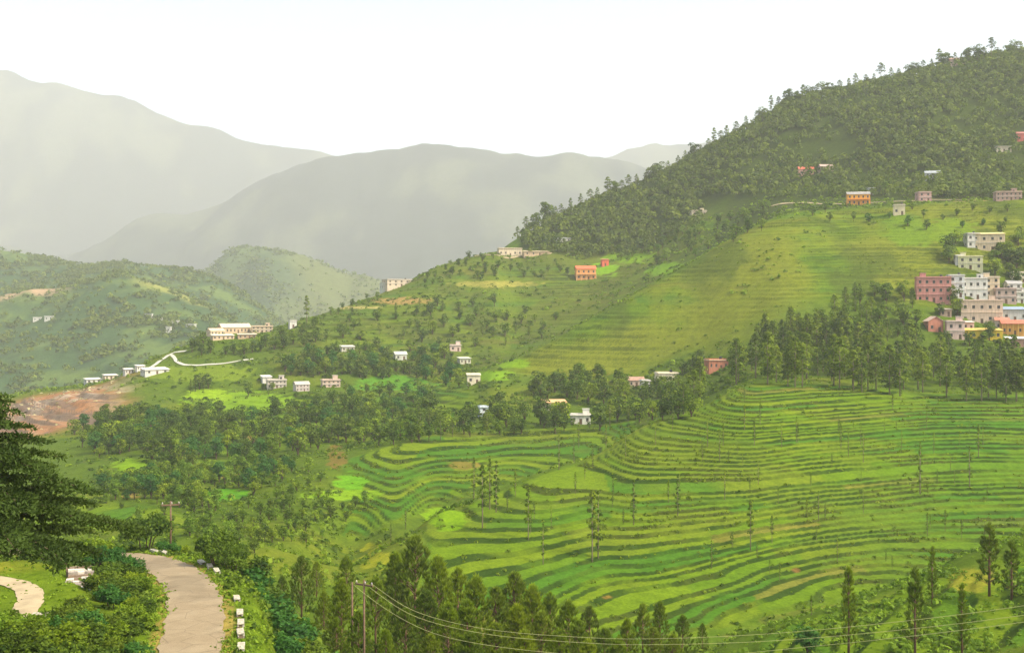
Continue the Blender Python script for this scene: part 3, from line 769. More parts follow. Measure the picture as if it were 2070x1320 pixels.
TPL = {
 'broad': [broadleaf(8, 7), broadleaf(8, 6, nc=12), broadleaf(8.5, 8, nc=18), broadleaf(9, 5.5, nc=13, low=.2), broadleaf(7, 7.5, nc=16)],
 'dark': [broadleaf(8, 7, mat=M_DARK, per=44), broadleaf(8, 6.5, mat=M_DARK, nc=13, per=44), broadleaf(9, 7.5, mat=M_DARK, nc=18, per=40)],
 'light': [broadleaf(8, 7, mat=M_LIGHT), broadleaf(7, 6, mat=M_LIGHT, nc=12)],
 'blue': [broadleaf(8, 7, mat=M_BLUE), broadleaf(7, 6.5, mat=M_BLUE, nc=12)],
 'pine': [pine(15, 7, .2), pine(15, 6.2, .16, nc=24), pine(15, 7.6, .3), pine(14, 6.6, .14, mat=M_PINED), pine(15, 6.4, .25, mat=M_PINED)],
 'slim': [pine(12, 2.9, .2, nc=18, per=34, leaf=.32), pine(12, 3.3, .3, nc=16, per=34, leaf=.32), pine(12, 2.6, .1, nc=19, per=34, leaf=.3, mat=M_PINED), pine(12, 2.3, .2, nc=13, per=30, leaf=.28)],
 'tall': [pine(15, 6, .42, nc=14, mat=M_PINED), pine(15, 5.2, .36, nc=15), pine(15, 6.6, .5, nc=12, mat=M_PINED), pine(15, 4.6, .3, nc=16, mat=M_PINED)],
 'spire': [pine(12, 4.2, .12, nc=18, mat=M_DARK, round_=False, bark=M_BARK)],
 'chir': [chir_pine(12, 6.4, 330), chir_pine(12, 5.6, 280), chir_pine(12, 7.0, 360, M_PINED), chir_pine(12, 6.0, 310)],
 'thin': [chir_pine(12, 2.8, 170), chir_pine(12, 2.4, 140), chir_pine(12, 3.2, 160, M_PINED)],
 'bush': [bush(), bush(2.8, 2.0), bush(2.4, 2.4, mat=M_DARK), bush(3.0, 2.1, mat=M_DARK)],
 'bbush': [bush(2.8, 2.3, mat=M_BLUE), bush(2.5, 2.0, mat=M_BLUE)],
 'lbush': [bush(2.5, 1.9, mat=M_LIGHT)],
 'round': [bush(2.9, 2.5, per=330, nc=15, leaf=.1, mat=M_DARK)],
 'dbush': [bush(2.8, 2.5, mat=M_DARK, nc=12)],
}
THINGS = []       # (object, column, row, height in pixels, kind words)
def plant(kind, name, X, Y, h, cat, label, group=None, tpl=None, wide=1.0, parts=True):
    ts = TPL[kind]; tr, cr = ts[random.randrange(len(ts)) if tpl is None else tpl % len(ts)]
    H = {'broad': 8, 'dark': 8, 'light': 7.5, 'blue': 7.5, 'pine': 15, 'tall': 15, 'thin': 12, 'slim': 12, 'spire': 12, 'chir': 12}.get(kind, 2.3)
    s = h / H
    r = empty(name, (X, Y, zt(X, Y)), random.random() * 6.28, (s * wide, s * wide, s))
    obj('stem' if 'bush' in kind or kind == 'round' else 'trunk', tr, r)
    obj('foliage' if 'bush' in kind or kind == 'round' else 'crown', cr, r)
    tag(r, label, cat, group)
    return r

# ------------------------------------------------------------------ deodar at the edge of the road
def deodar():
    Y0 = 50.0; X0 = (-25 - CX) / F_PX * Y0; zb = zt(X0, Y0); H = 13.3
    r = empty('deodar_tree', (X0, Y0, zb)); tag(r, 'large dark deodar cedar with flat layered boughs above the lawn', 'tree')
    top = Vector((0.3, 0, H))
    MB().tube([(0, 0, -.8), (.05, 0, H * .35), (.2, 0, H * .75), tuple(top)], [.36, .27, .13, .03], 10).build('trunk', M_BARK, r, smooth=True)
    nb = 48
    for i in range(nb):
        u = (i + .5) / nb                                  # low to high
        z = H * (.44 + .53 * u)
        ang = i * 2.39996 + random.uniform(-.25, .25)
        L = (6.6 * (1 - u) ** 1.0 + .7) * random.uniform(.78, 1.08) * (1.0 if u > .1 else .8)
        d = np.array([math.cos(ang), math.sin(ang), 0]); sd = np.array([-d[1], d[0], 0])
        n = 12; s = np.linspace(0, 1, n)
        br = np.array([.2 * u, 0, z])[None] + d[None] * (s * L)[:, None] + np.stack([0 * s, 0 * s, L * (.16 * s - .26 * s * s)], 1) + sd[None] * (.05 * L * np.sin(s * 3 + i))[:, None]
        bo = MB().tube([tuple(p) for p in br], list(.075 * (1 - s * .85) * (L / 5) ** .5), 5, False).build('bough', M_BARK, r, smooth=True)
        tnt = np.clip(.40 + .4 * random.random(), 0, 1)
        m = int(L / .17); cc, ee, tt = [], [], []
        for a in np.linspace(.14, 1.0, m):
            p0 = np.array([np.interp(a, s, br[:, c]) for c in range(3)])
            for sg in (-1, 1):
                TL = L * .36 * (1 - a * .70) * rng.uniform(.6, 1.1) + .15
                td = sd * sg + d * rng.uniform(.35, .9); td /= np.linalg.norm(td)
                e = np.repeat(np.linspace(0, 1, int(TL / .085) + 2), 2)
                cc.append(p0 + td * (TL * e)[:, None] + np.stack([0 * e, 0 * e, -.22 * TL * e * e + rng.normal(size=len(e)) * .03], 1)); ee.append(e); tt.append(np.broadcast_to(td, (len(e), 3)))
        cc = np.concatenate(cc); ee = np.concatenate(ee); tt = np.concatenate(tt); n_ = len(cc)
        dd = tt * rng.uniform(.3, 1, (n_, 1)) + rng.normal(size=(n_, 3)) * .55 + np.array([0, 0, .25]); dd /= np.linalg.norm(dd, axis=1)[:, None]
        w_ = np.cross(dd, rng.normal(size=(n_, 3))); w_ *= (rng.uniform(.035, .06, n_) / np.linalg.norm(w_, axis=1))[:, None]; ln = rng.uniform(.15, .28, (n_, 1))
        Vs = np.stack([cc - w_ * .5, cc + dd * ln * .5 - w_, cc + dd * ln, cc + dd * ln * .5 + w_], 1).reshape(-1, 3)
        Tt = np.repeat(tnt + .25 * ee + rng.normal(size=n_) * .08, 4)
        V = np.array(Vs)
        obj('needles', mesh_np('needles', V, np.arange(len(V)).reshape(-1, 4), M_DEODAR, {'tint': ('FLOAT', np.clip(np.array(Tt), 0, 1))}), bo)
deodar()
# ------------------------------------------------------------------ houses
MATS = {}
def wallmat(c, streak=True):
    k = ('w',) + tuple(round(x, 3) for x in c)
    if k not in MATS: MATS[k] = plain_mat('wall_paint', c, 0.88, 0.28, 0.9, 0.2, streak=streak)
    return MATS[k]
def roofmat(c):
    k = ('r',) + tuple(c)
    if k not in MATS: MATS[k] = plain_mat('roof_cover', c, 0.75, 0.35, 1.2, 0.3)
    return MATS[k]
M_GLASS, _nt, _b, _o = new_mat('window_glass')
_b.inputs['Base Color'].default_value = (0.03, 0.035, 0.04, 1); _b.inputs['Roughness'].default_value = 0.15
M_FRAME = plain_mat('window_frame', (0.30, 0.26, 0.2), 0.7, 0.2)
M_DOOR = plain_mat('door_wood', (0.13, 0.075, 0.045), 0.7, 0.3)
M_TANK = plain_mat('tank_plastic', (0.03, 0.03, 0.035), 0.5, 0.2)
LANDMARKS = []
def facade(mb, o, u, n, W, z0, H, ops, depth=0.18):
    """a wall face with real openings: o corner, u along, n outwards; ops (u0,u1,z0,z1)."""
    xs = sorted({0.0, W, *[a for p in ops for a in p[:2]]}); zs = sorted({z0, H, *[a for p in ops for a in p[2:]]})
    P = lambda x, z, d=0.0: (o[0] + u[0] * x - n[0] * d, o[1] + u[1] * x - n[1] * d, z)
    for i in range(len(xs) - 1):
        for k in range(len(zs) - 1):
            cx_, cz_ = (xs[i] + xs[i + 1]) / 2, (zs[k] + zs[k + 1]) / 2
            if any(a < cx_ < b and c < cz_ < d for a, b, c, d in ops): continue
            mb.quad(P(xs[i], zs[k]), P(xs[i + 1], zs[k]), P(xs[i + 1], zs[k + 1]), P(xs[i], zs[k + 1]))
    for a, b, c, d in ops:
        mb.quad(P(a, c), P(b, c), P(b, c, depth), P(a, c, depth)); mb.quad(P(a, d, depth), P(b, d, depth), P(b, d), P(a, d))
        mb.quad(P(a, c, depth), P(a, d, depth), P(a, d), P(a, c)); mb.quad(P(b, c), P(b, d), P(b, d, depth), P(b, c, depth))
WIN = {}
def win_meshes(w, h):
    k = (round(w, 2), round(h, 2))
    if k not in WIN:
        f = MB(); t = .07
        f.box(-w / 2, w / 2, -.03, .03, 0, t).box(-w / 2, w / 2, -.03, .03, h - t, h).box(-w / 2, -w / 2 + t, -.03, .03, t, h - t).box(w / 2 - t, w / 2, -.03, .03, t, h - t).box(-t / 2, t / 2, -.025, .025, t, h - t)
        g = MB().quad((-w / 2 + t, 0.02, t), (w / 2 - t, 0.02, t), (w / 2 - t, 0.02, h - t), (-w / 2 + t, 0.02, h - t))
        s = MB().box(-w / 2 - .1, w / 2 + .1, -.26, -.14, -.09, -.02)
        WIN[k] = (f.mesh('window', M_FRAME), g.mesh('pane', M_GLASS), s.mesh('sill', M_FRAME))
    return WIN[k]

def house(px, py, wpx, hpx, label, short, wall=(.7, .65, .55), roof='flat', rcol=(.5, .47, .42), st=2, nc=4, deep=0.6, rot=None, ymin=200, ymax=1250, name='house', cat='house', ver=False, tank=False, trim=None, windows=True, door=True):
    X, Y, z = hit(px, py, ymin, ymax)
    k = Y / F_PX; W = wpx * k; H = max(hpx * k, 2.3); D = max(W * deep, 3.2)
    rz = math.atan2(-X, Y) + R(14) + R(random.uniform(-14, 14) if rot is None else rot)       # front looks back over the valley
    bx, by = X + (-math.sin(rz)) * 0, Y + 0.0
    root = empty(name, (bx, by, z), rz); tag(root, label, cat, 'houses on the hillsides' if cat == 'house' else None)
    LANDMARKS.append((px, py - hpx / 2, wpx, short))
    wm = wallmat(wall); sh = H / st
    mb = MB(); ops_f = []; place = []
    ww = min(1.15, W / nc * .4); wh = min(1.35, sh * .44)
    for s in range(st):
        for c in range(nc):
            cx_ = (c + .5) * W / nc
            isdoor = door and s == 0 and c == nc // 2
            w_, z0_, z1_ = (min(1.1, ww * 1.05), s * sh + .02, s * sh + min(2.1, sh * .74)) if isdoor else (ww, s * sh + sh * .32, s * sh + sh * .32 + wh)
            if not windows and not isdoor: continue
            ops_f.append((cx_ - w_ / 2, cx_ + w_ / 2, z0_, z1_)); place.append((cx_ - W / 2, 0, w_, z0_, z1_, isdoor, 0))
    facade(mb, (-W / 2, 0), (1, 0), (0, -1), W, -4.0, H, ops_f)
    nsd = max(1, int(D / 3)); ops_s = []
    if windows:
        for s in range(st):
            for c in range(nsd):
                cx_ = (c + .5) * D / nsd; ops_s.append((cx_ - ww / 2, cx_ + ww / 2, s * sh + sh * .32, s * sh + sh * .32 + wh))
    facade(mb, (-W / 2, D), (0, -1), (-1, 0), D, -4.0, H, ops_s)
    facade(mb, (W / 2, 0), (0, 1), (1, 0), D, -4.0, H, ops_s)
    facade(mb, (W / 2, D), (-1, 0), (0, 1), W, -4.0, H, [])
    if roof == 'gable':
        mb.v += [(-W / 2, 0, H), (-W / 2, D, H), (-W / 2, D / 2, H + D * .26), (W / 2, 0, H), (W / 2, D, H), (W / 2, D / 2, H + D * .26)]
        n = len(mb.v); mb.f += [(n - 6, n - 4, n - 5), (n - 3, n - 2, n - 1)]
    if roof == 'front':
        mb.v += [(-W / 2, 0, H), (W / 2, 0, H), (0, 0, H + W * .3)]; n = len(mb.v); mb.f += [(n - 3, n - 2, n - 1)]
    mb.build('wall', wm, root)
    for (x, y, w_, z0_, z1_, isd, rr) in place:
        if isd:
            d_ = MB().box(-w_ / 2, w_ / 2, .10, .16, z0_, z1_).build('door', M_DOOR, root, (x, 0, 0))
            MB().box(w_ / 2 - .2, w_ / 2 - .14, .06, .10, z0_ + .95, z0_ + 1.05).build('handle', M_FRAME, d_)
        else:
            f, g, s_ = win_meshes(w_, z1_ - z0_)
            o = obj('window', f, root, (x, .13, z0_)); obj('pane', g, o); obj('sill', s_, o)
    for (a, b, c, d) in ops_s:
        f, g, s_ = win_meshes(b - a, d - c)
        for sg in (-1, 1):
            yy = D - (a + b) / 2 if sg < 0 else (a + b) / 2
            o = obj('window', f, root, (sg * (W / 2 - .13), yy, c), sg * math.pi / 2); obj('pane', g, o)
    rm = roofmat(rcol); e = .35
    if roof == 'flat':
        ro = MB().box(-W / 2 - e, W / 2 + e, -e * 1.4, D + e, H + .003, H + .2).build('roof', rm, root)
        pr = MB(); t = .14; hh = .55
        pr.box(-W / 2, W / 2, .0, t, H + .2, H + hh).box(-W / 2, W / 2, D - t, D, H + .2, H + hh).box(-W / 2, -W / 2 + t, t, D - t, H + .2, H + hh).box(W / 2 - t, W / 2, t, D - t, H + .2, H + hh)
        pr.build('parapet', wm, ro)
        if W > 6 and random.random() < .55:
            sx_ = random.choice((-1, 1)) * W * .28; sr = MB().box(sx_ - 1.2, sx_ + 1.2, D * .55, min(D * .55 + 2.4, D - .3), H + .203, H + 2.1).build('stair_room', wm, root)
            MB().box(sx_ - 1.4, sx_ + 1.4, D * .55 - .2, min(D * .55 + 2.6, D - .1), H + 2.103, H + 2.25).build('slab', rm, sr)
        if tank or (W > 5 and random.random() < .4):
            tb = MB().tube([(W * .25, D * .6, H + .2), (W * .25, D * .6, H + 1.3), (W * .25, D * .6, H + 1.5)], [.6, .6, .25], 10).build('water_tank', M_TANK, root)
    elif roof == 'gable':
        rh = D * .26
        rb = MB()
        for sg in (0, 1):
            y0, y1 = (-e, D / 2) if sg == 0 else (D / 2, D + e)
            zz0, zz1 = (H - e * rh / (D / 2), H + rh) if sg == 0 else (H + rh, H - e * rh / (D / 2))
            n = len(rb.v)
            rb.v += [(-W / 2 - e, y0, zz0 + .02), (W / 2 + e, y0, zz0 + .02), (W / 2 + e, y1, zz1 + .02), (-W / 2 - e, y1, zz1 + .02), (-W / 2 - e, y0, zz0 + .16), (W / 2 + e, y0, zz0 + .16), (W / 2 + e, y1, zz1 + .16), (-W / 2 - e, y1, zz1 + .16)]
            rb.f += [tuple(n + i for i in q) for q in ((3, 2, 1, 0), (4, 5, 6, 7), (0, 1, 5, 4), (2, 3, 7, 6), (1, 2, 6, 5), (3, 0, 4, 7))]
        rb.build('roof', rm, root)
    elif roof == 'front':
        rb = MB(); rh = W * .3; k_ = (W / 2 + e) / (W / 2)
        zl = H + rh - rh * k_
        for sg in (-1, 1):
            n = len(rb.v)
            a = [(0, -e, H + rh + .02), (sg * (W / 2 + e), -e, zl + .02), (sg * (W / 2 + e), D + e, zl + .02), (0, D + e, H + rh + .02)]
            rb.v += a + [(p[0], p[1], p[2] + .15) for p in a]
            rb.f += [tuple(n + i for i in q) for q in ((3, 2, 1, 0), (4, 5, 6, 7), (0, 1, 5, 4), (2, 3, 7, 6), (1, 2, 6, 5), (3, 0, 4, 7))]
        rb.build('roof', rm, root)
    else:   # one sloping sheet
        sl = D * .14; rb = MB()
        a = [(-W / 2 - e, -e * 1.6, H + .01), (W / 2 + e, -e * 1.6, H + .01), (W / 2 + e, D + e, H + sl), (-W / 2 - e, D + e, H + sl)]
        rb.v += a + [(p[0], p[1], p[2] + .12) for p in a]
        rb.f += [(3, 2, 1, 0), (4, 5, 6, 7), (0, 1, 5, 4), (2, 3, 7, 6), (1, 2, 6, 5), (3, 0, 4, 7)]
        rb.build('roof', rm, root)
    tm = wallmat(trim) if trim else roofmat((.55, .52, .46))
    for s in range(1, st):
        MB().box(-W / 2 - .06, W / 2 + .06, -.30 if not ver else -1.15, -.004, s * sh - .14, s * sh + .02).build('balcony' if ver else 'ledge', tm, root)
        if ver:
            rl = MB(); npost = nc * 2
            rl.box(-W / 2, W / 2, -1.13, -1.08, s * sh + .85, s * sh + .92)
            for q in range(npost + 1):
                x = -W / 2 + .05 + q * (W - .1) / npost; rl.box(x - .03, x + .03, -1.13, -1.08, s * sh + .02, s * sh + .85)
            rl.build('railing', tm, root)
    if ver:
        for q in range(nc + 1):
            x = -W / 2 + .12 + q * (W - .24) / nc; MB().box(x - .11, x + .11, -1.12, -.9, -3.0, H * (st - 1) / st - .15 if st > 1 else H).build('column', tm, root)
        if st == 1: MB().box(-W / 2 - e, W / 2 + e, -1.35, -.5, H - .06, H + .0).build('awning', rm, root)
    return root
CR, WH, PK, OR = (.56, .47, .34), (.56, .54, .47), (.52, .23, .19), (.62, .22, .07)
TIN, CONC, RUST, SLATE = (.34, .33, .31), (.52, .48, .42), (.42, .2, .13), (.2, .19, .18)
# town on the right
house(1888,612,66,50,'Pink three-storey block with rows of square windows','pink block',PK,'flat',(.42,.25,.22),3,5,.5,-6,tank=True,trim=(.6,.35,.3),cat='building',name='apartment_block',ymax=560)
house(1934,605,30,44,'Pale grey-white narrow block joined to the pink block','grey-white block',(.60,.62,.58),'flat',CONC,3,2,1.0,-4,cat='building',name='apartment_block',ymax=560)
house(1970,604,50,42,'White two-storey block with arched dark windows above the cream house','white block',(.66,.63,.55),'flat',CONC,2,4,.6,-4,tank=True,cat='building',name='apartment_block',ymax=560)
house(2006,600,28,38,'Cream stair tower joined to the white block','cream tower',(.66,.52,.34),'flat',CONC,3,2,1.1,-4,cat='building',name='apartment_block',ymax=560)
house(2034,614,40,30,'Brown rendered house beside the cream stair tower','brown house',(.40,.29,.24),'flat',(.42,.34,.3),2,3,.7,4,ymax=560)
house(2066,615,34,22,'White low house at the picture edge beside the brown house','low white house',WH,'flat',CONC,2,3,.7,4,ymax=560)
house(1985,655,78,46,'Large cream house with two storeys below the white block','large cream house',(.66,.50,.36),'flat',(.6,.5,.42),2,5,.6,-8,trim=(.72,.6,.46),ymax=520)
house(2052,650,50,24,'House under a blue-grey sheet roof in the town','blue-roofed house',(.42,.42,.4),'shed',(.26,.33,.42),1,3,.8,3,ymax=520)
house(1892,672,30,22,'Small red house with a peaked front gable','red gabled house',(.50,.20,.13),'front',(.6,.42,.32),1,2,1.0,5,ymax=520)
house(1932,688,34,36,'Pink and white tall house beside the red gabled house','pink and white house',(.64,.46,.38),'flat',CONC,2,2,.8,-5,trim=WH,ymax=500)
house(2052,678,50,24,'Long house with orange walls and a red sheet roof','orange-walled long house',(.60,.30,.07),'gable',(.50,.16,.09),1,5,.5,0,ver=True,trim=(.65,.4,.1),ymax=500)
house(1985,686,78,18,'Low yellow shed partly hidden by pines under the cream house','yellow shed',(.62,.45,.04),'shed',(.6,.42,.1),1,5,.35,0,ymax=500)
house(2058,704,40,18,'White and brown hut at the lower edge of the town','white and brown hut',(.35,.2,.15),'shed',(.72,.68,.6),1,3,.6,0,ymax=500)
house(1998,508,62,34,'Cream house with an ochre roof high above the town','cream house above the town',(.64,.50,.32),'shed',(.62,.5,.22),2,4,.6,-6,ymin=440)
house(1968,506,24,28,'Narrow white house beside the ochre-roofed cream house','narrow white house',WH,'flat',CONC,2,2,1.0,8,ymin=440)
house(1962,545,46,26,'Pale yellow house with a terrace roof above the white block','pale yellow house',(.66,.62,.36),'flat',(.62,.58,.34),2,3,.6,-10,ymin=440)
house(2052,598,28,24,'White small house over the brown house in the town','small white town house',WH,'gable',TIN,2,2,.8,8,ymax=600,ymin=440)
house(1960,640,20,22,'Narrow cream annex at the corner of the large cream house','narrow cream annex',(.66,.56,.4),'flat',CONC,2,1,1.0,6,ymax=520)
house(2026,668,26,20,'Cream tin-roofed hut between the cream house and the orange-walled house','tin-roofed town hut',(.6,.5,.38),'gable',RUST,1,2,.8,-8,ymax=520)
house(1958,668,22,16,'Pinkish hut in front of the large cream house','pinkish town hut',(.6,.4,.32),'shed',(.6,.5,.44),1,2,.8,6,ymax=500)
house(1912,640,22,14,'Low brown hut behind the red gabled house','low brown town hut',(.42,.3,.22),'shed',(.45,.38,.3),1,2,.8,0,ymax=520)
house(2062,575,28,20,'Cream house at the picture edge above the low white house','upper cream edge house',(.66,.56,.4),'flat',CONC,2,2,.8,5,ymax=600,ymin=440)
house(1940,540,16,20,'White stair tower beside the pale yellow house','white stair tower',WH,'flat',WH,2,1,1,0,ymin=440)
# along the hillside road
house(1736,415,44,22,'Orange and yellow school building with grey roof by the hillside road','orange school',(.72,.36,.05),'gable',(.3,.28,.25),2,5,.45,-5,ymin=560,ver=True,trim=(.62,.2,.1))
house(1762,395,14,14,'Tiny hut with a white roof above the orange school','white-roofed hut',(.3,.32,.28),'shed',(.62,.62,.58),1,1,1,0,ymin=560)
house(1818,436,22,20,'Small cream hut standing alone below the hillside road','lone cream hut',(.66,.56,.36),'flat',CONC,1,2,.9,-10,ymin=560,ymax=640)
house(1870,409,26,19,'Dull pink house at the hillside road','dull pink house',(.46,.28,.24),'flat',(.5,.42,.36),2,2,.8,6,ymin=560)
house(1886,366,30,16,'Grey-white house with tin roof among trees above the road','tin-roofed grey house',(.36,.37,.36),'gable',(.34,.36,.37),2,3,.6,-8,ymin=600)
house(2040,406,50,17,'Long brown-pink row house at the end of the hillside road','brown-pink row house',(.40,.26,.21),'flat',(.5,.4,.33),2,6,.4,4,ymin=560)
house(1630,356,30,13,'Red-roofed hut on the wooded ridge','red-roofed hut',(.55,.3,.24),'gable',(.6,.14,.08),1,3,.7,-6,ymin=650)
house(1672,352,26,14,'Faded pinkish hut next to the red-roofed hut','faded pink hut',(.5,.36,.28),'gable',(.42,.3,.24),1,2,.7,6,ymin=650)
house(1414,440,30,11,'Cream flat-roofed house above the bright plot on the wooded ridge','cream ridge house',CR,'flat',(.6,.52,.4),1,3,.7,0,ymin=600)
house(2030,310,28,12,'Cream low house high among the ridge trees','cream house in the trees',CR,'shed',(.7,.66,.52),1,3,.7,0,ymin=700)
house(2066,288,18,16,'Red house high on the ridge at the picture edge','red ridge house',(.55,.14,.12),'gable',(.4,.15,.12),1,2,.8,0,ymin=700)
house(1936,128,30,12,'Pinkish house on the very top of the wooded ridge','ridge-top house',(.55,.38,.3),'gable',(.5,.3,.22),1,4,.6,0,ymin=850)
# village ridge
house(1185,566,40,22,'Orange two-storey house with red roof on the village ridge','orange house',(.66,.30,.10),'gable',(.62,.15,.06),2,4,.6,-6,ymin=600,ver=True,trim=(.7,.45,.25))
house(1224,540,14,13,'Tiny red hut above the orange house','tiny red hut',(.6,.14,.08),'shed',(.5,.2,.12),1,1,1,0,ymin=600)
house(1032,518,48,15,'Long cream building on the crest beside a sandy lane','cream crest building',(.58,.48,.33),'flat',(.6,.5,.36),1,5,.4,-4,ymin=600)
house(1085,518,52,8,'Low brown shed at the end of the sandy lane','low brown shed',(.5,.36,.22),'shed',(.52,.4,.24),1,4,.4,-2,ymin=600)
house(812,580,62,13,'Cream two-storey building alone on the ridge edge','cream ridge-edge building',(.56,.46,.33),'flat',CONC,2,5,.5,8,ymin=600)
house(785,584,22,14,'White annex beside the cream ridge-edge building','white annex',WH,'flat',WH,1,2,.9,8,ymin=600)
house(478,674,60,12,'Long cream school block with sloping cream roof on the wooded knoll','cream school block',(.52,.39,.25),'gable',(.62,.5,.34),1,8,.45,5,ymin=540,cat='building',name='school')
house(530,673,42,12,'Cream side wing of the school on the wooded knoll','cream school wing',(.54,.42,.28),'flat',(.58,.48,.36),2,5,.4,-10,ymin=540,cat='building',name='school')
house(440,679,30,10,'Cream gabled end block of the school','gabled school block',(.6,.47,.31),'gable',(.6,.46,.3),1,4,.6,14,ymin=540,cat='building',name='school')
house(452,687,44,8,'Low front shed of the cream school','low school shed',(.56,.42,.28),'shed',(.66,.58,.42),1,5,.4,4,ymin=540)
house(500,685,36,8,'Low brown-cream shed under the cream school','brown-cream school shed',(.46,.32,.2),'shed',(.55,.45,.32),1,4,.4,-6,ymin=540)
house(593,664,14,14,'Tiny white house right of the school wing','tiny white house',WH,'flat',CONC,1,1,1,0,ymin=540)
# houses in the valley wood
house(560,786,38,16,'Grey-white two-storey house among trees with a line of small windows','long village house',(.48,.42,.35),'flat',(.46,.44,.36),2,5,.6,-8,ymin=440,tank=True)
house(540,775,18,12,'Little white hut behind the long village house','little white hut',WH,'shed',(.7,.66,.6),1,1,1,0,ymin=440)
house(612,791,28,14,'Whitish house with pink base in the middle of the village row','middle village house',(.50,.42,.38),'gable',(.42,.38,.33),2,4,.7,4,ymin=440)
house(670,783,36,14,'Cream-pink house at the end of the village row','end village house',(.52,.39,.30),'flat',(.5,.42,.35),2,4,.6,-4,ymin=440,trim=WH)
house(704,711,26,9,'Low pale house alone on the slope over the village row','low pale slope house',(.58,.54,.42),'shed',(.55,.53,.42),1,3,.7,0,ymin=440)
house(921,711,22,12,'Pink-white small house in the wooded hollow','small hollow house',(.64,.48,.40),'flat',WH,1,2,.8,-8,ymin=440)
house(941,736,23,11,'Mossy pale house below the small hollow house','mossy pale house',(.5,.48,.36),'shed',(.5,.5,.38),1,3,.8,6,ymin=440)
house(811,728,24,12,'Faint grey house hidden among valley trees','faint grey house',(.5,.5,.42),'gable',(.48,.47,.4),1,2,.8,0,ymin=440)
house(958,778,26,18,'Cream cottage at the foot of the yellow-green hill','cream cottage',(.64,.56,.40),'shed',(.55,.5,.34),1,2,.8,-10,ymin=420)
house(979,845,18,20,'Pale blue-grey tall hut among dark trees','blue-grey hut',(.50,.56,.58),'flat',(.5,.55,.56),2,1,1.1,0,ymin=360)
house(1122,834,46,20,'Cream cottage with dark door openings and orange roof edge','orange-edged cottage',(.64,.57,.43),'shed',(.58,.36,.16),1,4,.6,-5,ymin=360,ver=True,trim=(.75,.62,.4))
house(1174,858,40,18,'White cottage with a flat roof just over the terraces','white terrace cottage',(.66,.63,.54),'flat',(.6,.57,.48),1,3,.6,-12,ymin=340,trim=(.4,.2,.15))
house(1351,773,42,17,'Cream long cottage under the dark pines','cream pine cottage',(.68,.60,.44),'flat',(.72,.64,.48),1,4,.6,4,ymin=400)
house(1287,783,32,14,'Brown-roofed cottage half hidden by bushes','brown-roofed cottage',(.5,.38,.28),'gable',(.36,.22,.15),1,3,.7,0,ymin=400)
house(1306,787,18,16,'Small white hut beside the brown-roofed cottage','small white hut',WH,'flat',CONC,1,1,1,0,ymin=400)
house(1453,750,42,20,'Red-brown house with a cream flat roof among tall pines','red-brown house',(.42,.17,.10),'flat',(.72,.58,.38),1,4,.6,10,ymin=380)
house(1140,490,30,6,'Low white shed at the foot of the wooded ridge','low white shed',WH,'shed',(.6,.6,.55),1,3,.6,0,ymin=650)
# sheds by the earth cut
for i,(px,py,w_,h_,lb) in enumerate(((190,776,30,8,'Long white shed at the lip of the earth cut, lowest of its row'),(225,768,26,8,'Cream shed in the middle of the row over the earth cut'),(262,756,18,9,'Small white block above the earth cut'),(285,751,16,9,'White hut where the pale track starts'),(318,757,50,4,'Low white retaining building below the pale track'))):
    house(px,py,w_,h_,lb,['lowest white shed','cream shed','small white block','track hut','low white building'][i],WH if i!=1 else CR,'shed',(.66,.62,.54),1,3,.5,8,ymin=440)
# far hamlet across the valley
def far_hit(px, py):
    cs, rs, z, t = e1
    j = int(np.argmin(np.abs(cs - px))); pyg = HZ - z[:, j] / rs * F_PX
    ok = np.where(pyg <= py)[0]; i = ok[0] if len(ok) else int(np.argmin(pyg))
    return (px - CX) / F_PX * rs[i], rs[i], z[i, j]
for i,(px,py,w_,h_,lb) in enumerate(((75,650,16,8,'White far house, outer one of a pair across the valley'),(98,650,16,9,'White far house, inner one of a pair across the valley'),(300,642,14,7,'Faint white far house, highest of the hazy hamlet'),(318,648,20,5,'Long faint far house in the middle of the hazy hamlet'),(352,658,18,7,'Faint far house at the lower corner of the hazy hamlet'),(384,662,18,6,'Faint far house next to the school knoll'),(340,678,10,12,'Narrow white far hut under the hazy hamlet'))):
    X, Y, z = far_hit(px, py); k = Y / F_PX; W, H, D = w_ * k, h_ * k, w_ * k * .6
    r = empty('house', (X, Y, z), R(random.uniform(-20, 20))); tag(r, lb, 'house', 'far houses across the valley')
    MB().box(-W / 2, W / 2, 0, D, -4, H).build('wall', wallmat(WH), r)
    n_ = max(1, int(W / 4))
    for q in range(n_): MB().box((q + .5) * W / n_ - W / 2 - .6, (q + .5) * W / n_ - W / 2 + .6, -.05, -.003, H * .35, H * .7).build('window', M_GLASS, r)
    MB().box(-W / 2 - .5, W / 2 + .5, -.6, D + .5, H + .003, H + .5).build('roof', roofmat((.6, .57, .5)), r)
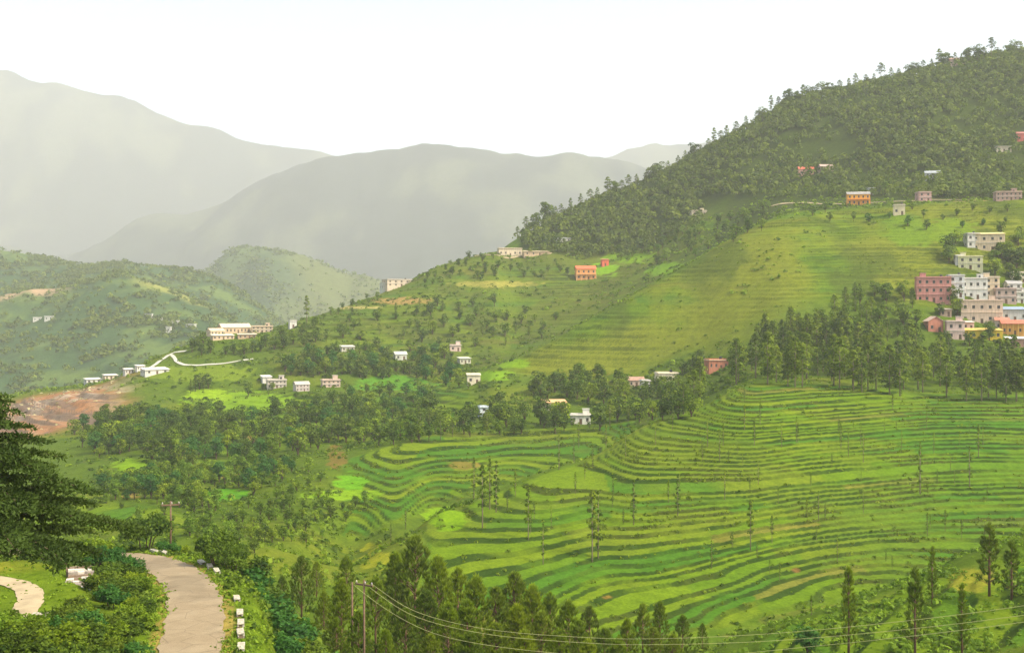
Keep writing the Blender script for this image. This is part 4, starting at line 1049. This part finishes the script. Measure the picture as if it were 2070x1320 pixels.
# ------------------------------------------------------------------ vegetation
def side_words(px, py):
    best = None
    for lx, ly, lw, sh in LANDMARKS:
        dx, dy = px - lx, py - ly
        d = math.hypot(dx, dy * 1.3)
        if best is None or d < best[0]: best = (d, dx, dy, lw, sh)
    d, dx, dy, lw, sh = best
    far = 'just ' if d < 38 + lw / 2 else '' if d < 85 else 'well '
    if abs(dx) > abs(dy) * 1.1 + lw * .3: w = 'left of' if dx < 0 else 'right of'
    else: w = 'above' if dy < 0 else 'below'
    return far + w + ' the ' + sh
PENDING = []
def put(kind, name, px, py, h, cat, base, group, ymin=200, ymax=1250, wide=1.0, label=None):
    X, Y, z = hit(px, py, ymin, ymax)
    hp = h / Y * F_PX
    o = plant(kind, name, X, Y, h, cat, label or 'x', group, wide=wide)
    if not label: PENDING.append((o, px, py, hp, base))
    return o
def settle_labels():
    """plants that would read alike are told apart by height order and left-to-right order."""
    by = {}
    for o, px, py, hp, base in PENDING:
        by.setdefault(base + ' ' + side_words(px, py - hp / 2), []).append((px, py, hp, o))
    od = ['first', 'second', 'third', 'fourth', 'fifth', 'sixth', 'seventh', 'eighth', 'ninth', 'tenth', 'eleventh', 'twelfth']
    for lab, L in by.items():
        if len(L) == 1: L[0][3]['label'] = lab.capitalize(); continue
        L.sort(key=lambda q: q[0])
        if len(L) == 2:
            L[0][3]['label'] = (lab + ', left of two').capitalize(); L[1][3]['label'] = (lab + ', right of two').capitalize()
        else:
            for i, q in enumerate(L):
                w_ = 'leftmost of %d' % len(L) if i == 0 else 'rightmost of %d' % len(L) if i == len(L) - 1 else '%s from left' % nth(i + 1)
                q[3]['label'] = (lab + ', ' + w_).capitalize()

def in_poly(px, py, poly):
    c = False; j = len(poly) - 1
    for i in range(len(poly)):
        xi, yi = poly[i]; xj, yj = poly[j]
        if (yi > py) != (yj > py) and px < (xj - xi) * (py - yi) / (yj - yi) + xi: c = not c
        j = i
    return c
OPEN = [(270, 948, 50, 26), (450, 1003, 60, 20), (480, 815, 120, 18), (420, 800, 45, 14), (905, 1048, 45, 30), (820, 778, 80, 14), (1280, 522, 60, 14), (1030, 745, 60, 14), (710, 985, 60, 24)]
def scatter(poly, n, mind):
    x0, x1 = min(p[0] for p in poly), max(p[0] for p in poly); y0, y1 = min(p[1] for p in poly), max(p[1] for p in poly)
    out = []; tries = 0
    while len(out) < n and tries < n * 60:
        tries += 1
        p = (random.uniform(x0, x1), random.uniform(y0, y1))
        if in_poly(*p, poly) and not any(math.hypot((p[0] - o_[0]) / o_[2], (p[1] - 4 - o_[1]) / o_[3]) < 1 for o_ in OPEN) and all(math.hypot(p[0] - q[0], (p[1] - q[1]) * 1.5) > mind for q in out) and not any(abs(p[0] - l[0]) < l[2] * .55 + 8 and -8 < p[1] - l[1] < 30 for l in LANDMARKS): out.append(p)
    return out

# slender lopped pines standing on the terraces
SLIM = [(958,1008,13,0),(975,1068,15,1),(990,1030,13,0),(1003,1036,13,2),(1068,1092,12,1),(1098,1142,9,3),(1197,1134,16,1),(1209,1128,15,2),(1281,1062,11,2),(1370,1042,10,2),(1455,935,9,3),(1517,1112,12,1),(1465,1010,8,3),
        (1430,905,8,3),(1525,900,8,0),(1580,905,7,3),(1610,895,8,3),(1700,905,8,0),(1715,920,7,3),(1745,935,9,3),(1860,1000,15,3),(1978,925,10,0),(1960,985,12,3),(1655,1052,8,3),(1740,900,7,3),(1265,925,7,3),(1225,905,9,0),(1170,905,10,0),(1130,950,11,3),(1160,935,10,3),(1325,900,6,3),(1505,870,8,0),(1360,870,8,0),(820,1070,6,2),(790,1100,5,2)]
for (px, py) in scatter([(1000,1010),(1230,930),(1330,870),(1530,800),(2065,815),(2065,1090),(1700,1200),(1350,1160),(1120,1130)], 64, 22): SLIM.append((px, py, random.uniform(3, 7), random.randrange(4)))
for i, (px, py, h, tp) in enumerate(SLIM):
    X, Y, z = hit(px, py, 190, 420)
    h *= .85
    o = plant('slim', 'slender_pine', X, Y, h, 'tree', 'x', 'slender pines on the terraces', tp, wide=.72)
    PENDING.append((o, px, py, h / Y * F_PX, 'tall slender pine' if h > 10 else 'small slender pine'))
# trees on the near grassy spur
for i, (px, py, h, k, lb) in enumerate(((1885,1225,8.0,'slim','dense narrow tree on the near spur beside the yellow grass'),(1715,1330,11,'slim','tall dark slender pine leaning over the near spur, behind the cables'),(1850,1330,10.5,'slim','dark slender pine on the near spur, second from the picture edge'),
      (1945,1335,8.5,'slim','short slender pine crossed by the cables near the picture edge'),(2000,1205,10,'pine','tall pine on the near spur with bare trunk over yellow grass'),(2045,1215,8,'spire','dark bushy conifer on the near spur at the picture edge'),(1632,1325,3.4,'blue','small bluish rounded tree under the cables'),(1640,1245,3.0,'slim','small thin sapling at the ravine edge'))):
    X, Y, z = hit(px, py, 100, 260); plant('thin' if k in ('slim', 'pine', 'spire') and h > 4 else k, 'slender_pine' if k == 'slim' else 'spur_tree', X, Y, h * .85, 'tree', lb.capitalize(), 'trees on the near spur', wide=1.0 if k == 'slim' else 1.4)
# long-needled pines in the ravine
CH = [(610,1125,142),(655,1195,118),(690,1172,104),(700,1125,150),(760,1168,118),(800,1120,132),(840,1088,128),(885,1128,122),(925,1152,125),(962,1168,112),(1002,1190,118),(1040,1160,122),(1076,1186,115),(1112,1200,130),(1150,1216,118),(1192,1226,135),(1300,1222,128),(1334,1216,132),(1380,1244,125),(1268,1252,115),(905,1222,100),(820,1232,98),(1002,1262,95),(1130,1274,100),(725,1236,95),(1222,1272,108),(570,1165,140),(640,1135,165),(1420,1262,135),(860,1195,110),(945,1215,104),(1045,1225,106),(1095,1240,104),(1170,1255,110),(1060,1275,92),(950,1280,90),(870,1285,88),(780,1275,90),(1250,1290,100),(1320,1270,112),(1360,1285,104),(1190,1295,95),(680,1250,98)]
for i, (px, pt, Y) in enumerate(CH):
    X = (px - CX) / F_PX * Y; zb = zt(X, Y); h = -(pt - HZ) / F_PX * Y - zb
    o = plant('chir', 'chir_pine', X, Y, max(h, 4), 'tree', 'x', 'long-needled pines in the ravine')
    o['_px'] = px
cs_ = sorted([o for o in COL.objects if o.name.startswith('chir_pine')], key=lambda o: o['_px'])
for i, o in enumerate(cs_):
    px = o['_px']; del o['_px']
    o['label'] = ('Tallest long-needled pine in the ravine with a pointed dark top' if px == 840 else 'Long-needled pine in the ravine, %s counting from %s' % ((nth(i + 1), 'the road') if i < len(cs_) // 2 else (nth(len(cs_) - i), 'the near spur')))
# pine belt under the town
belt = [(1400,800),(1440,770),(1520,740),(1560,700),(1640,690),(1720,700),(1800,720),(1880,735),(1960,745),(2075,740),(2075,835),(1900,820),(1780,810),(1640,800),(1540,785),(1460,825),(1400,840)]
for (px, py) in scatter(belt, 120, 11):
    if 1424 < px < 1482 and 745 < py < 840: continue            # the red-brown house stays in view
    put('pine', 'belt_pine', px, py, random.uniform(11, 17), 'tree', 'pine in the belt', 'pines in the belt under the town', 340, 460)
for (px, py) in scatter([(1530,740),(1640,640),(1760,590),(1850,610),(1870,690),(1780,700),(1650,690)], 44, 12):
    put(random.choice(['pine', 'broad', 'broad', 'pine']), 'hillside_tree', px, py, random.uniform(6, 11), 'tree', 'hillside tree', 'trees beside the town', 400, 560)
for (px, py) in scatter([(1900,500),(2070,470),(2075,620),(2030,585),(2010,560),(1930,556)], 14, 18) + [(2040,560),(2055,585),(2062,540),(2035,530),(2020,520),(1935,640),(1900,640),(1925,620),(2000,690),(1960,700),(1910,700)]:
    put(random.choice(['dark', 'broad']), 'town_tree', px, py, random.uniform(6, 10), 'tree', 'town tree', 'trees among the town houses', 400, 600)
# woods round the village and in the hollow
def wood(poly, n, mind, kinds, hr, base, group, name, ymin=250, ymax=800):
    for (px, py) in scatter(poly, n, mind): put(random.choice(kinds), name, px, py, random.uniform(*hr), 'tree', base, group, ymin, ymax)
wood([(700,880),(820,860),(950,850),(1100,850),(1250,845),(1400,800),(1400,850),(1280,870),(1150,875),(950,885),(800,900),(720,910)], 80, 12, ['broad', 'dark', 'broad', 'pine'], (5.5, 10), 'dark hollow tree', 'trees in the hollow behind the terraces', 'hollow_tree')
wood([(1060,790),(1200,770),(1300,775),(1420,745),(1430,790),(1250,820),(1080,820)], 30, 16, ['dark', 'broad', 'broad'], (6, 9.5), 'dark rounded tree', 'trees below the yellow-green hill', 'rounded_tree')
wood([(300,850),(420,840),(520,850),(700,840),(820,850),(700,900),(560,930),(420,950),(260,960),(180,900),(220,850)], 125, 12, ['broad', 'dark', 'blue', 'dark'], (5.5, 10), 'leafy valley tree', 'trees on the valley slope', 'valley_tree')
wood([(200,960),(420,960),(560,940),(640,950),(520,1000),(420,1040),(320,1020),(200,1010)], 90, 12, ['broad', 'light', 'blue', 'broad'], (3, 6), 'small field tree', 'small trees between the valley fields', 'field_tree', 200, 420)
wood([(560,760),(620,720),(760,700),(900,720),(960,740),(930,790),(760,770),(640,765)], 80, 12, ['broad', 'dark', 'blue', 'broad'], (5, 9), 'village tree', 'trees round the village row', 'village_tree', 430)
wood([(500,790),(720,790),(860,800),(860,850),(700,840),(480,830)], 34, 14, ['broad', 'dark', 'blue'], (4.5, 7.5), 'tree under the village row', 'trees under the village row', 'village_tree', 430)
wood([(385,715),(420,690),(560,684),(640,660),(660,690),(560,715),(420,722)], 24, 16, ['dark', 'dark', 'broad'], (5, 8.5), 'dark knoll tree', 'dark trees round the school knoll', 'knoll_tree', 540)
wood([(660,690),(720,640),(850,620),(1000,620),(1100,640),(1150,650),(1080,700),(950,710),(800,690)], 50, 17, ['broad', 'dark', 'broad', 'pine'], (4.5, 8.5), 'ridge field tree', 'trees between the ridge fields', 'ridge_field_tree', 540)
wood([(640,650),(760,590),(860,560),(920,530),(1010,512),(1140,530),(1150,560),(950,565),(800,590),(700,640)], 44, 14, ['broad', 'dark'], (3, 6), 'small ridge tree', 'small trees along the village ridge', 'ridge_tree', 600)
wood([(1220,520),(1340,490),(1480,440),(1560,420),(1540,470),(1440,510),(1330,545)], 46, 13, ['broad', 'light', 'dark'], (4, 8), 'leafy tree', 'trees where the wood meets the yellow-green hill', 'edge_tree', 560)
wood([(1560,440),(1700,425),(1900,425),(2068,420),(2068,455),(1900,470),(1720,455)], 18, 26, ['broad', 'blue', 'dark'], (3, 6), 'small roadside tree', 'trees under the hillside road', 'roadside_tree', 520)
wood([(1640,395),(1900,380),(2068,370),(2068,396),(1860,396),(1700,404)], 16, 22, ['dark', 'broad', 'spire'], (5, 9), 'tree over the hillside road', 'trees over the hillside road', 'roadside_tree', 600)
wood([(375,800),(400,788),(425,785),(430,802),(385,808)], 7, 8, ['dark', 'spire'], (7, 10), 'dense dark tree', 'dark clump on the bright field', 'clump_tree', 430)
wood([(130,880),(250,830),(340,850),(330,900),(200,930)], 30, 15, ['broad', 'blue', 'dark'], (5, 8), 'tree below the earth cut', 'trees below the earth cut', 'slope_tree', 250)
wood([(200,1015),(420,1050),(520,1015),(640,965),(720,965),(760,1040),(650,1090),(520,1125),(420,1105),(300,1065)], 90, 13, ['broad', 'light', 'broad', 'dark'], (1.5, 3.4), 'scrubby little tree', 'scrubby little trees on the slope below the road', 'scrub_tree', 190, 420)
for k, (px, py, h) in enumerate(((1092,800,11), (1185,790,9), (870,850,11), (1010,850,11))):
    put('dark', 'rounded_tree', px, py, h, 'tree', '', None, 380, 520, label=['Big round dark tree on a stalk above the orange-edged cottage', 'Round dark crowned tree between two cottages under the hill', 'Broad dark tree in the middle of the hollow', 'Large dark tree behind the blue-grey hut'][k])
X, Y, z = hit(620, 655, 600)
plant('slim', 'tall_thin_tree', X, Y, 17, 'tree', 'Tall thin tree sticking up above the village ridge against the hills', tpl=1)

# skyline trees of the wooded ridge: one by one along the crest
sk = []
px = 1046.0
while px < 2080:
    sk.append(px); px += random.uniform(11, 21)
for i, px in enumerate(sk):
    j = int(np.argmin(np.abs(cols - px))); k = np.where((rows > 820) & (rows < 985))[0]; r_ = k[np.argmin(PYG[k, j])]
    Y = float(rows[r_]) - random.uniform(0, 5); X = (px - CX) / F_PX * Y
    h = random.uniform(9, 14) * (1.3 if i % 7 == 3 else 1)
    o = plant('tall' if random.random() < .7 else 'dark', 'skyline_tree', X, Y, h, 'tree', 'x', 'skyline trees on the wooded ridge', wide=random.uniform(1.0, 1.4))
    o['label'] = ('Lowest skyline tree where the wooded ridge begins' if i == 0 else 'Skyline tree on the wooded ridge, %s counting up from its low end' % nth(i + 1))

# foreground bushes, each its own
BUSH = [('round','bush_tree',292,1118,103,3.5,'Big dark round tree by the utility pole at the road bend'),('round','shrub',440,1150,88,2.7,'Dark brown-green bush beyond the white parapet at the bend'),('round','shrub',470,1165,86,2.0,'Smaller dark bush right of the dark bush at the bend'),
 ('bbush','shrub',200,1135,92,1.7,'Bluish shrub under the deodar boughs behind the lawn'),('bbush','shrub',235,1130,90,1.6,'Bluish shrub between deodar and round tree'),('bbush','shrub',262,1128,88,1.3,'Low bluish shrub at the far road end'),
 ('lbush','shrub',225,1160,84,1.3,'Light green shrub behind the stone steps'),('bush','shrub',370,1125,99,1.0,'Low green shrub behind the far parapet'),('bbush','shrub',350,1122,98,1.2,'Bluish low shrub by the far parapet'),('bbush','shrub',330,1122,100,1.0,'Small bluish shrub right of the long white parapet')]
for k, nm, px, pb, Y, h, lb in BUSH:
    X = (px - CX) / F_PX * Y; plant(k, nm, X, Y, h, 'tree' if nm == 'bush_tree' else 'shrub', lb, 'shrubs round the road bend' if nm == 'shrub' else None)
tgr = np.gradient(road_c, axis=0)
k_ = 0
for i in range(len(road_c)):
    pxr = road_c[i, 0] / road_c[i, 1] * F_PX + CX
    if pxr < 285 and pxr > 110 and road_c[i, 1] > 85 and i % 3 == 0:
        t_ = tgr[i] / np.linalg.norm(tgr[i][:2]); q = road_c[i] + np.array([-t_[1], t_[0], 0]) * (ROAD_HALF + 1.3)
        k_ += 1
        plant('bush' if k_ % 3 else 'lbush', 'shrub', q[0], q[1], random.uniform(1.7, 2.3), 'shrub', 'Green shrub screening the far road, %s counting from the bend' % nth(k_), 'shrubs screening the far road', wide=1.1)
# bank of shrubs between lawn and road
bank = []
tries = 0
while len(bank) < 64 and tries < 9000:
    tries += 1
    Y = random.uniform(50, 84); px = random.uniform(-70, 330)
    X = (px - CX) / F_PX * Y
    d = float(np.min(np.hypot(road_c[:, 0] - X, road_c[:, 1] - Y)))
    if d < ROAD_HALF + .9: continue
    pyg = HZ - zt(X, Y) / Y * F_PX
    if Y > 64 and px < 150: continue                 # the lawn stays open
    if Y > 74 and 120 < px < 200: continue
    if any(math.hypot(X - q[0], Y - q[1]) < 1.25 for q in bank): continue
    bank.append((X, Y, px))
names_ = ['just above the picture bottom', 'next to the road edge', 'below the stone steps', 'in the thick of the bank', 'at the near lawn edge']
cnt = {}
bl = []
for X, Y, px in bank:
    kd = random.choice(['bush', 'dbush', 'dbush', 'dbush', 'bbush', 'bush', 'lbush', 'dbush']); h = random.uniform(1.0, 1.9) * (1.0 if px < 230 else .8)
    if 64 < Y < 74 and px < 215: h = min(h, .9)
    o = plant(kd, 'shrub', X, Y, h, 'shrub', 'x', 'shrubs on the bank beside the road', wide=random.uniform(1.0, 1.35))
    zone = 0 if Y < 56 else 1 if px > 265 else 2 if Y > 72 else 4 if px < 150 else 3
    bl.append((zone, X, o, {'bush': 'leafy green', 'dbush': 'dark', 'bbush': 'bluish', 'lbush': 'pale green'}[kd]))
od = ['first', 'second', 'third', 'fourth', 'fifth', 'sixth', 'seventh', 'eighth', 'ninth', 'tenth', 'eleventh', 'twelfth', 'thirteenth', 'fourteenth', 'fifteenth', 'sixteenth', 'seventeenth', 'eighteenth', 'nineteenth', 'twentieth']
for zone in range(5):
    for cw in ('leafy green', 'dark', 'bluish', 'pale green'):
        L = sorted([b for b in bl if b[0] == zone and b[3] == cw], key=lambda b: b[1])
        for i, b in enumerate(L):
            b[2]['label'] = ('%s bank shrub %s, %s from left' % (cw, names_[zone], od[min(i, 19)]) if len(L) > 1 else '%s bank shrub %s' % (cw, names_[zone])).capitalize()
# bluish thicket below the road
th = []; tries = 0
while len(th) < 26 and tries < 5000:
    tries += 1
    Y = random.uniform(60, 92); px = random.uniform(488, 720)
    X = (px - CX) / F_PX * Y
    if float(np.min(np.hypot(road_c[:, 0] - X, road_c[:, 1] - Y))) < ROAD_HALF + 3.3: continue
    if any(math.hypot(X - q[0], Y - q[1]) < 1.4 for q in th): continue
    th.append((X, Y))
th.sort()
for i, (X, Y) in enumerate(th):
    plant('bbush' if random.random() < .75 else 'bush', 'shrub', X, Y, random.uniform(1.6, 2.9), 'shrub', 'Shrub in the bluish thicket below the road, %s counting from the parapet' % (od[i] if i < 20 else 'twenty-' + od[i - 20]), 'bluish thicket below the road', wide=1.3)
for (px, py, w_, sh_) in list(LANDMARKS):
    if 500 < px < 1460 and 690 < py < 870 and w_ > 15:
        for sg in (-1, 1):
            if random.random() < .8: put(random.choice(['broad', 'dark', 'broad']), 'yard_tree', px + sg * w_ * random.uniform(.38, .6), py + random.uniform(14, 22), random.uniform(2.6, 4.2), 'tree', 'small yard tree', 'small trees in the house yards', 300, 640)
settle_labels()

# ------------------------------------------------------------------ uncountable growth
def mass(name, label, P, S, per, leaf, mat, flat=.8, cat='undergrowth'):
    """small clumps scattered over the land, one object."""
    P = np.array(P); S = np.array(S); n = len(P)
    d = sph(n * per); d[:, 2] = np.abs(d[:, 2]) * 1.0
    c = np.repeat(P, per, 0) + d * np.repeat(S, per)[:, None] * np.array([1, 1, flat]) * rng.uniform(.7, 1.0, (n * per, 1))
    t = np.repeat(np.clip(rng.normal(.45, .22, n), 0, 1), per) + rng.normal(0, .1, n * per)
    me = leaves(name, c, d + rng.normal(size=d.shape) * .35, np.repeat(S, per) * leaf * rng.uniform(.6, 1.3, n * per), .9, t, mat)
    tag(obj(name, me), label, cat, kind='stuff')
def land_pick(n, wfun):
    """points drawn from the land where wfun says so, by area."""
    area = (YY / F_PX * np.gradient(cols)[None, :]) * np.gradient(rows)[:, None]
    wgt = (area * wfun).ravel(); wgt = wgt / wgt.sum()
    k = rng.choice(wgt.size, n, p=wgt)
    P = np.stack([XX.ravel()[k], YY.ravel()[k], Z.ravel()[k]], 1)
    P[:, :2] += rng.normal(0, .25, (n, 2))
    return P
inv = band(-60, -20, 2090, 2130, PX)
clear = 1 - .8 * (1 - sstep(.5, 1.1, np.hypot((PX - 1700) / 120, (PYG - 295) / 52) + .6 * n_mid + .5 * n_big))
wf = np.maximum(band(11.95, 12.15, 13.05, 13.2, T) * sstep(1040, 1080, PX), .8 * band(10.9, 11.3, 12.1, 12.3, T) * sstep(1400, 1500, PX)) * band(-60, -20, 2300, 2400, PX) * clear * (.45 + sstep(-.4, .3, n_big)) * ((PYG < 402) | (PX < 1420))
P = land_pick(8800, wf)
P[:, 2] += 2.2
mass('ridge_forest', 'dense dark wood covering the high ridge', P, rng.uniform(1.4, 3.6, len(P)), 20, .42, M_WOOD, 1.35, 'forest')
scrubw = inv * (1 - np.clip(TM * 1.4, 0, 1)) * (1 - np.clip(soil_m, 0, 1)) * (T > 3.2) * (T < 12.1) * (.12 + .8 * sstep(-.2, .5, n_mid + .4 * n_big + .5 * n_sm)) * np.where(YY < 300, 2.2, 1)
P = land_pick(11000, scrubw * np.where((PX < 720) & (T > 4) & (T < 7), 1.8, 1)); sz = .3 + .9 * rng.random(len(P)) ** 2.5 * (1 + sstep(350, 650, P[:, 1]) * .8)
mass('hillside_scrub', 'low scrub and bushes sprinkled over the grassy slopes', P, sz, 10, .6, M_BROAD)
uw = inv * band(6.95, 7.2, 8.8, 9.2, T) * band(120, 220, 1480, 1560, PX) * sstep(-.35, .3, n_big + .5 * n_mid) + .6 * inv * vr * sstep(-.1, .4, n_mid) + .5 * inv * band(10.2, 10.6, 11.6, 11.9, T) * band(380, 480, 1000, 1060, PX)
P = land_pick(2600, uw)
mass('valley_thicket', 'tangled low thicket between the valley trees and houses', P, .5 + 1.3 * rng.random(len(P)) ** 1.6, 18, .42, M_BROAD)
rw = inv * np.clip(RIS * TM, 0, 1) * (m_A1 + m_A2 + m_C * .6 + .5 * m_B + .8 * m_S) * (.15 + sstep(.05, .5, n_mid))
P = land_pick(5000, rw)
mass('terrace_bank_scrub', 'weeds and small bushes on the terrace banks', P, rng.uniform(.2, .55, len(P)), 10, .6, M_PINE)
nv = (YY < 120) * (rd > ROAD_HALF + .5) * (PX > -60) * (PX < 760) * (lawn_w < .5) * (.3 + sstep(-.2, .3, n_mid))
P = land_pick(5200, nv)
mass('roadside_weeds', 'rank leafy weeds along the road and bank', P, rng.uniform(.12, .34, len(P)), 11, .6, M_DARK, 1.2, 'weeds')
gv = (YY < 110) * np.maximum((rd > ROAD_HALF - .05) * (rd < ROAD_HALF + 2.6), .12 * (lawn_w > .3)) * (PX > -60) * (PX < 600) * (.25 + sstep(-.3, .3, n_sm))
P = land_pick(5200, gv)
mass('verge_grass', 'short pale grass along the road edge and lawn', P, rng.uniform(.05, .15, len(P)), 7, .8, M_LIGHT, 1.3, 'grass')
nv = (YY > 75) * (T < 3.6) * (PX > 560) * (PX < 2110) * (.3 + sstep(-.2, .3, n_mid))
nv = nv * (1 - sstep(1360, 1460, PX))
P = land_pick(3800, nv)
mass('ravine_scrub', 'thick undergrowth on the ravine slopes', P, rng.uniform(.4, 1.3, len(P)), 16, .45, M_PINE, 1.0)
nv = (YY > 75) * (T < 3.9) * (PX > 1400) * (PX < 2110) * (.12 + sstep(-.1, .5, n_mid))
P = land_pick(5000, nv)
mass('spur_scrub', 'bright weeds and low bushes on the near spur', P, .15 + .6 * rng.random(len(P)) ** 3, 12, .55, M_LIGHT, 1.0)
# woods on the far hill
cs, rs, z, t = e1
gx = np.gradient(rs)[:, None] * np.ones_like(z) * (rs[:, None] ** 1.0); Pg = np.broadcast_to(cs[None], z.shape); Yg = np.broadcast_to(rs[:, None], z.shape); Xg = (Pg - CX) / F_PX * Yg
ww_ = gx * band(-60, -20, 560, 620, Pg) * (.12 + sstep(-.05, .4, fbm(Xg / 45, Yg / 45, 131))) * (1 - .8 * band(280, 330, 480, 520, Pg) * band(1.7, 1.9, 2.1, 2.3, t)) * (t < 4.2)
k = rng.choice(z.size, 5000, p=(ww_ / ww_.sum()).ravel())
P = np.stack([Xg.ravel()[k], Yg.ravel()[k], z.ravel()[k] + 1.5], 1); P[:, :2] += rng.normal(0, 4, (len(P), 2))
mass('valley_wood', 'hazy patches of wood on the hill across the valley', P, rng.uniform(2.0, 5.0, len(P)), 13, .5, M_WOOD, 1.0, 'forest')

cs, rs, z, t = e2
Pg = np.broadcast_to(cs[None], z.shape); Yg = np.broadcast_to(rs[:, None], z.shape); Xg = (Pg - CX) / F_PX * Yg
ww_ = band(200, 300, 760, 820, Pg) * (.1 + sstep(-.1, .4, fbm(Xg / 60, Yg / 60, 141))) * (1 - .75 * sstep(540, 640, Pg)) * (t < 2.3)
k = rng.choice(z.size, 2600, p=(ww_ / ww_.sum()).ravel())
P = np.stack([Xg.ravel()[k], Yg.ravel()[k], z.ravel()[k] + 1.5], 1); P[:, :2] += rng.normal(0, 5, (len(P), 2))
mass('rounded_hill_wood', 'hazy trees dotted over the rounded hill', P, rng.uniform(2.5, 6.0, len(P)), 10, .55, M_WOOD, 1.0, 'forest')
M_RUBBLE = leaf_mat('rubble_stone', (0.16, 0.12, 0.09), (0.40, 0.34, 0.27), 0.0, 0.0)
P = land_pick(500, np.clip(soil_m, 0, 1) * (.1 + band(9.8, 10.0, 11.0, 11.3, T)))
mass('rubble', 'pale rubble strewn along the top of the earth cut', P, rng.uniform(.3, 1.1, len(P)), 8, .7, M_RUBBLE, .6, 'rubble')

# ------------------------------------------------------------------ poles and cables
M_POLE = plain_mat('weathered_pole', (0.16, 0.10, 0.06), 0.9, 0.4, 4.0)
M_WIRE = plain_mat('bright_wire', (0.42, 0.42, 0.16), 0.5, 0.1)
M_INS = plain_mat('porcelain', (0.4, 0.36, 0.3), 0.4, 0.1)
def pole(px, Y, ptop, label, rz, arms=True):
    X = (px - CX) / F_PX * Y; zb = zt(X, Y); h = -(ptop - HZ) / F_PX * Y - zb
    r = empty('utility_pole', (X, Y, zb), rz); tag(r, label, 'pole', 'utility poles')
    MB().tube([(0, 0, -.8), (0, 0, h * .5), (0, 0, h)], [.11, .095, .075], 8).build('post', M_POLE, r, smooth=True)
    if arms:
        MB().box(-.85, .85, -.06, .06, h - .45, h - .33).build('crossarm', M_POLE, r)
        for x in (-.75, .1, .75): MB().tube([(x, 0, h - .33), (x, 0, h - .2), (x, 0, h - .1)], [.05, .07, .03], 8).build('insulator', M_INS, r, smooth=True)
    return r, X, zb + h
pole(345, 104, 1012, 'Dark utility pole standing beside the round tree at the bend', .3)
p1 = pole(736, 88, 1172, 'Brown utility pole among the ravine pines carrying the cables', -.5)
pole(712, 96, 1176, 'Thin second pole just behind the cable pole', -.5, False)
def cable(pts, label):
    P = [unproj(px, py, Y) for px, py, Y in pts]; P = smooth_path(P, 70)
    me = MB().tube([tuple(p) for p in P], 0.017, 5).mesh('power_cable', M_WIRE, True)
    tag(obj('power_cable', me), label, 'cable', 'power cables over the ravine')
cable([(752,1180,88),(840,1238,86),(1000,1274,83),(1200,1289,80),(1350,1290,77),(1500,1284,75),(1800,1258,70),(2070,1224,66),(2400,1165,61)], 'Topmost of the three thin yellowish power cables over the ravine')
cable([(738,1180,88),(840,1248,85),(1000,1284,82),(1200,1300,79),(1350,1302,76),(1500,1298,74),(1800,1275,69),(2070,1243,65),(2400,1190,60)], 'Middle one of the three yellowish power cables over the ravine')
cable([(715,1182,88),(780,1232,86),(900,1288,83),(1000,1306,81),(1200,1326,78),(1400,1328,75),(1600,1310,72),(1800,1290,68),(2070,1257,64),(2400,1205,59)], 'Lowest of the three yellowish power cables, dipping to the picture bottom')
# ------------------------------------------------------------------ the air
def build_haze(density=1.5e-4):
    m = bpy.data.materials.new('haze_air'); m.use_nodes = True
    nt = m.node_tree; nt.nodes.clear()
    out = nt.nodes.new('ShaderNodeOutputMaterial')
    v = nt.nodes.new('ShaderNodeVolumePrincipled')
    v.inputs['Color'].default_value = (0.92, 0.93, 0.885, 1)
    v.inputs['Density'].default_value = density
    v.inputs['Anisotropy'].default_value = 0.05
    nt.links.new(v.outputs[0], out.inputs['Volume'])
    o = MB().box(-9000, 9000, -1000, 9000, GZ - 1.0, 1700).build('haze', m)
    tag(o, 'pale bright mist filling the whole valley', 'haze', kind='stuff')
build_haze()
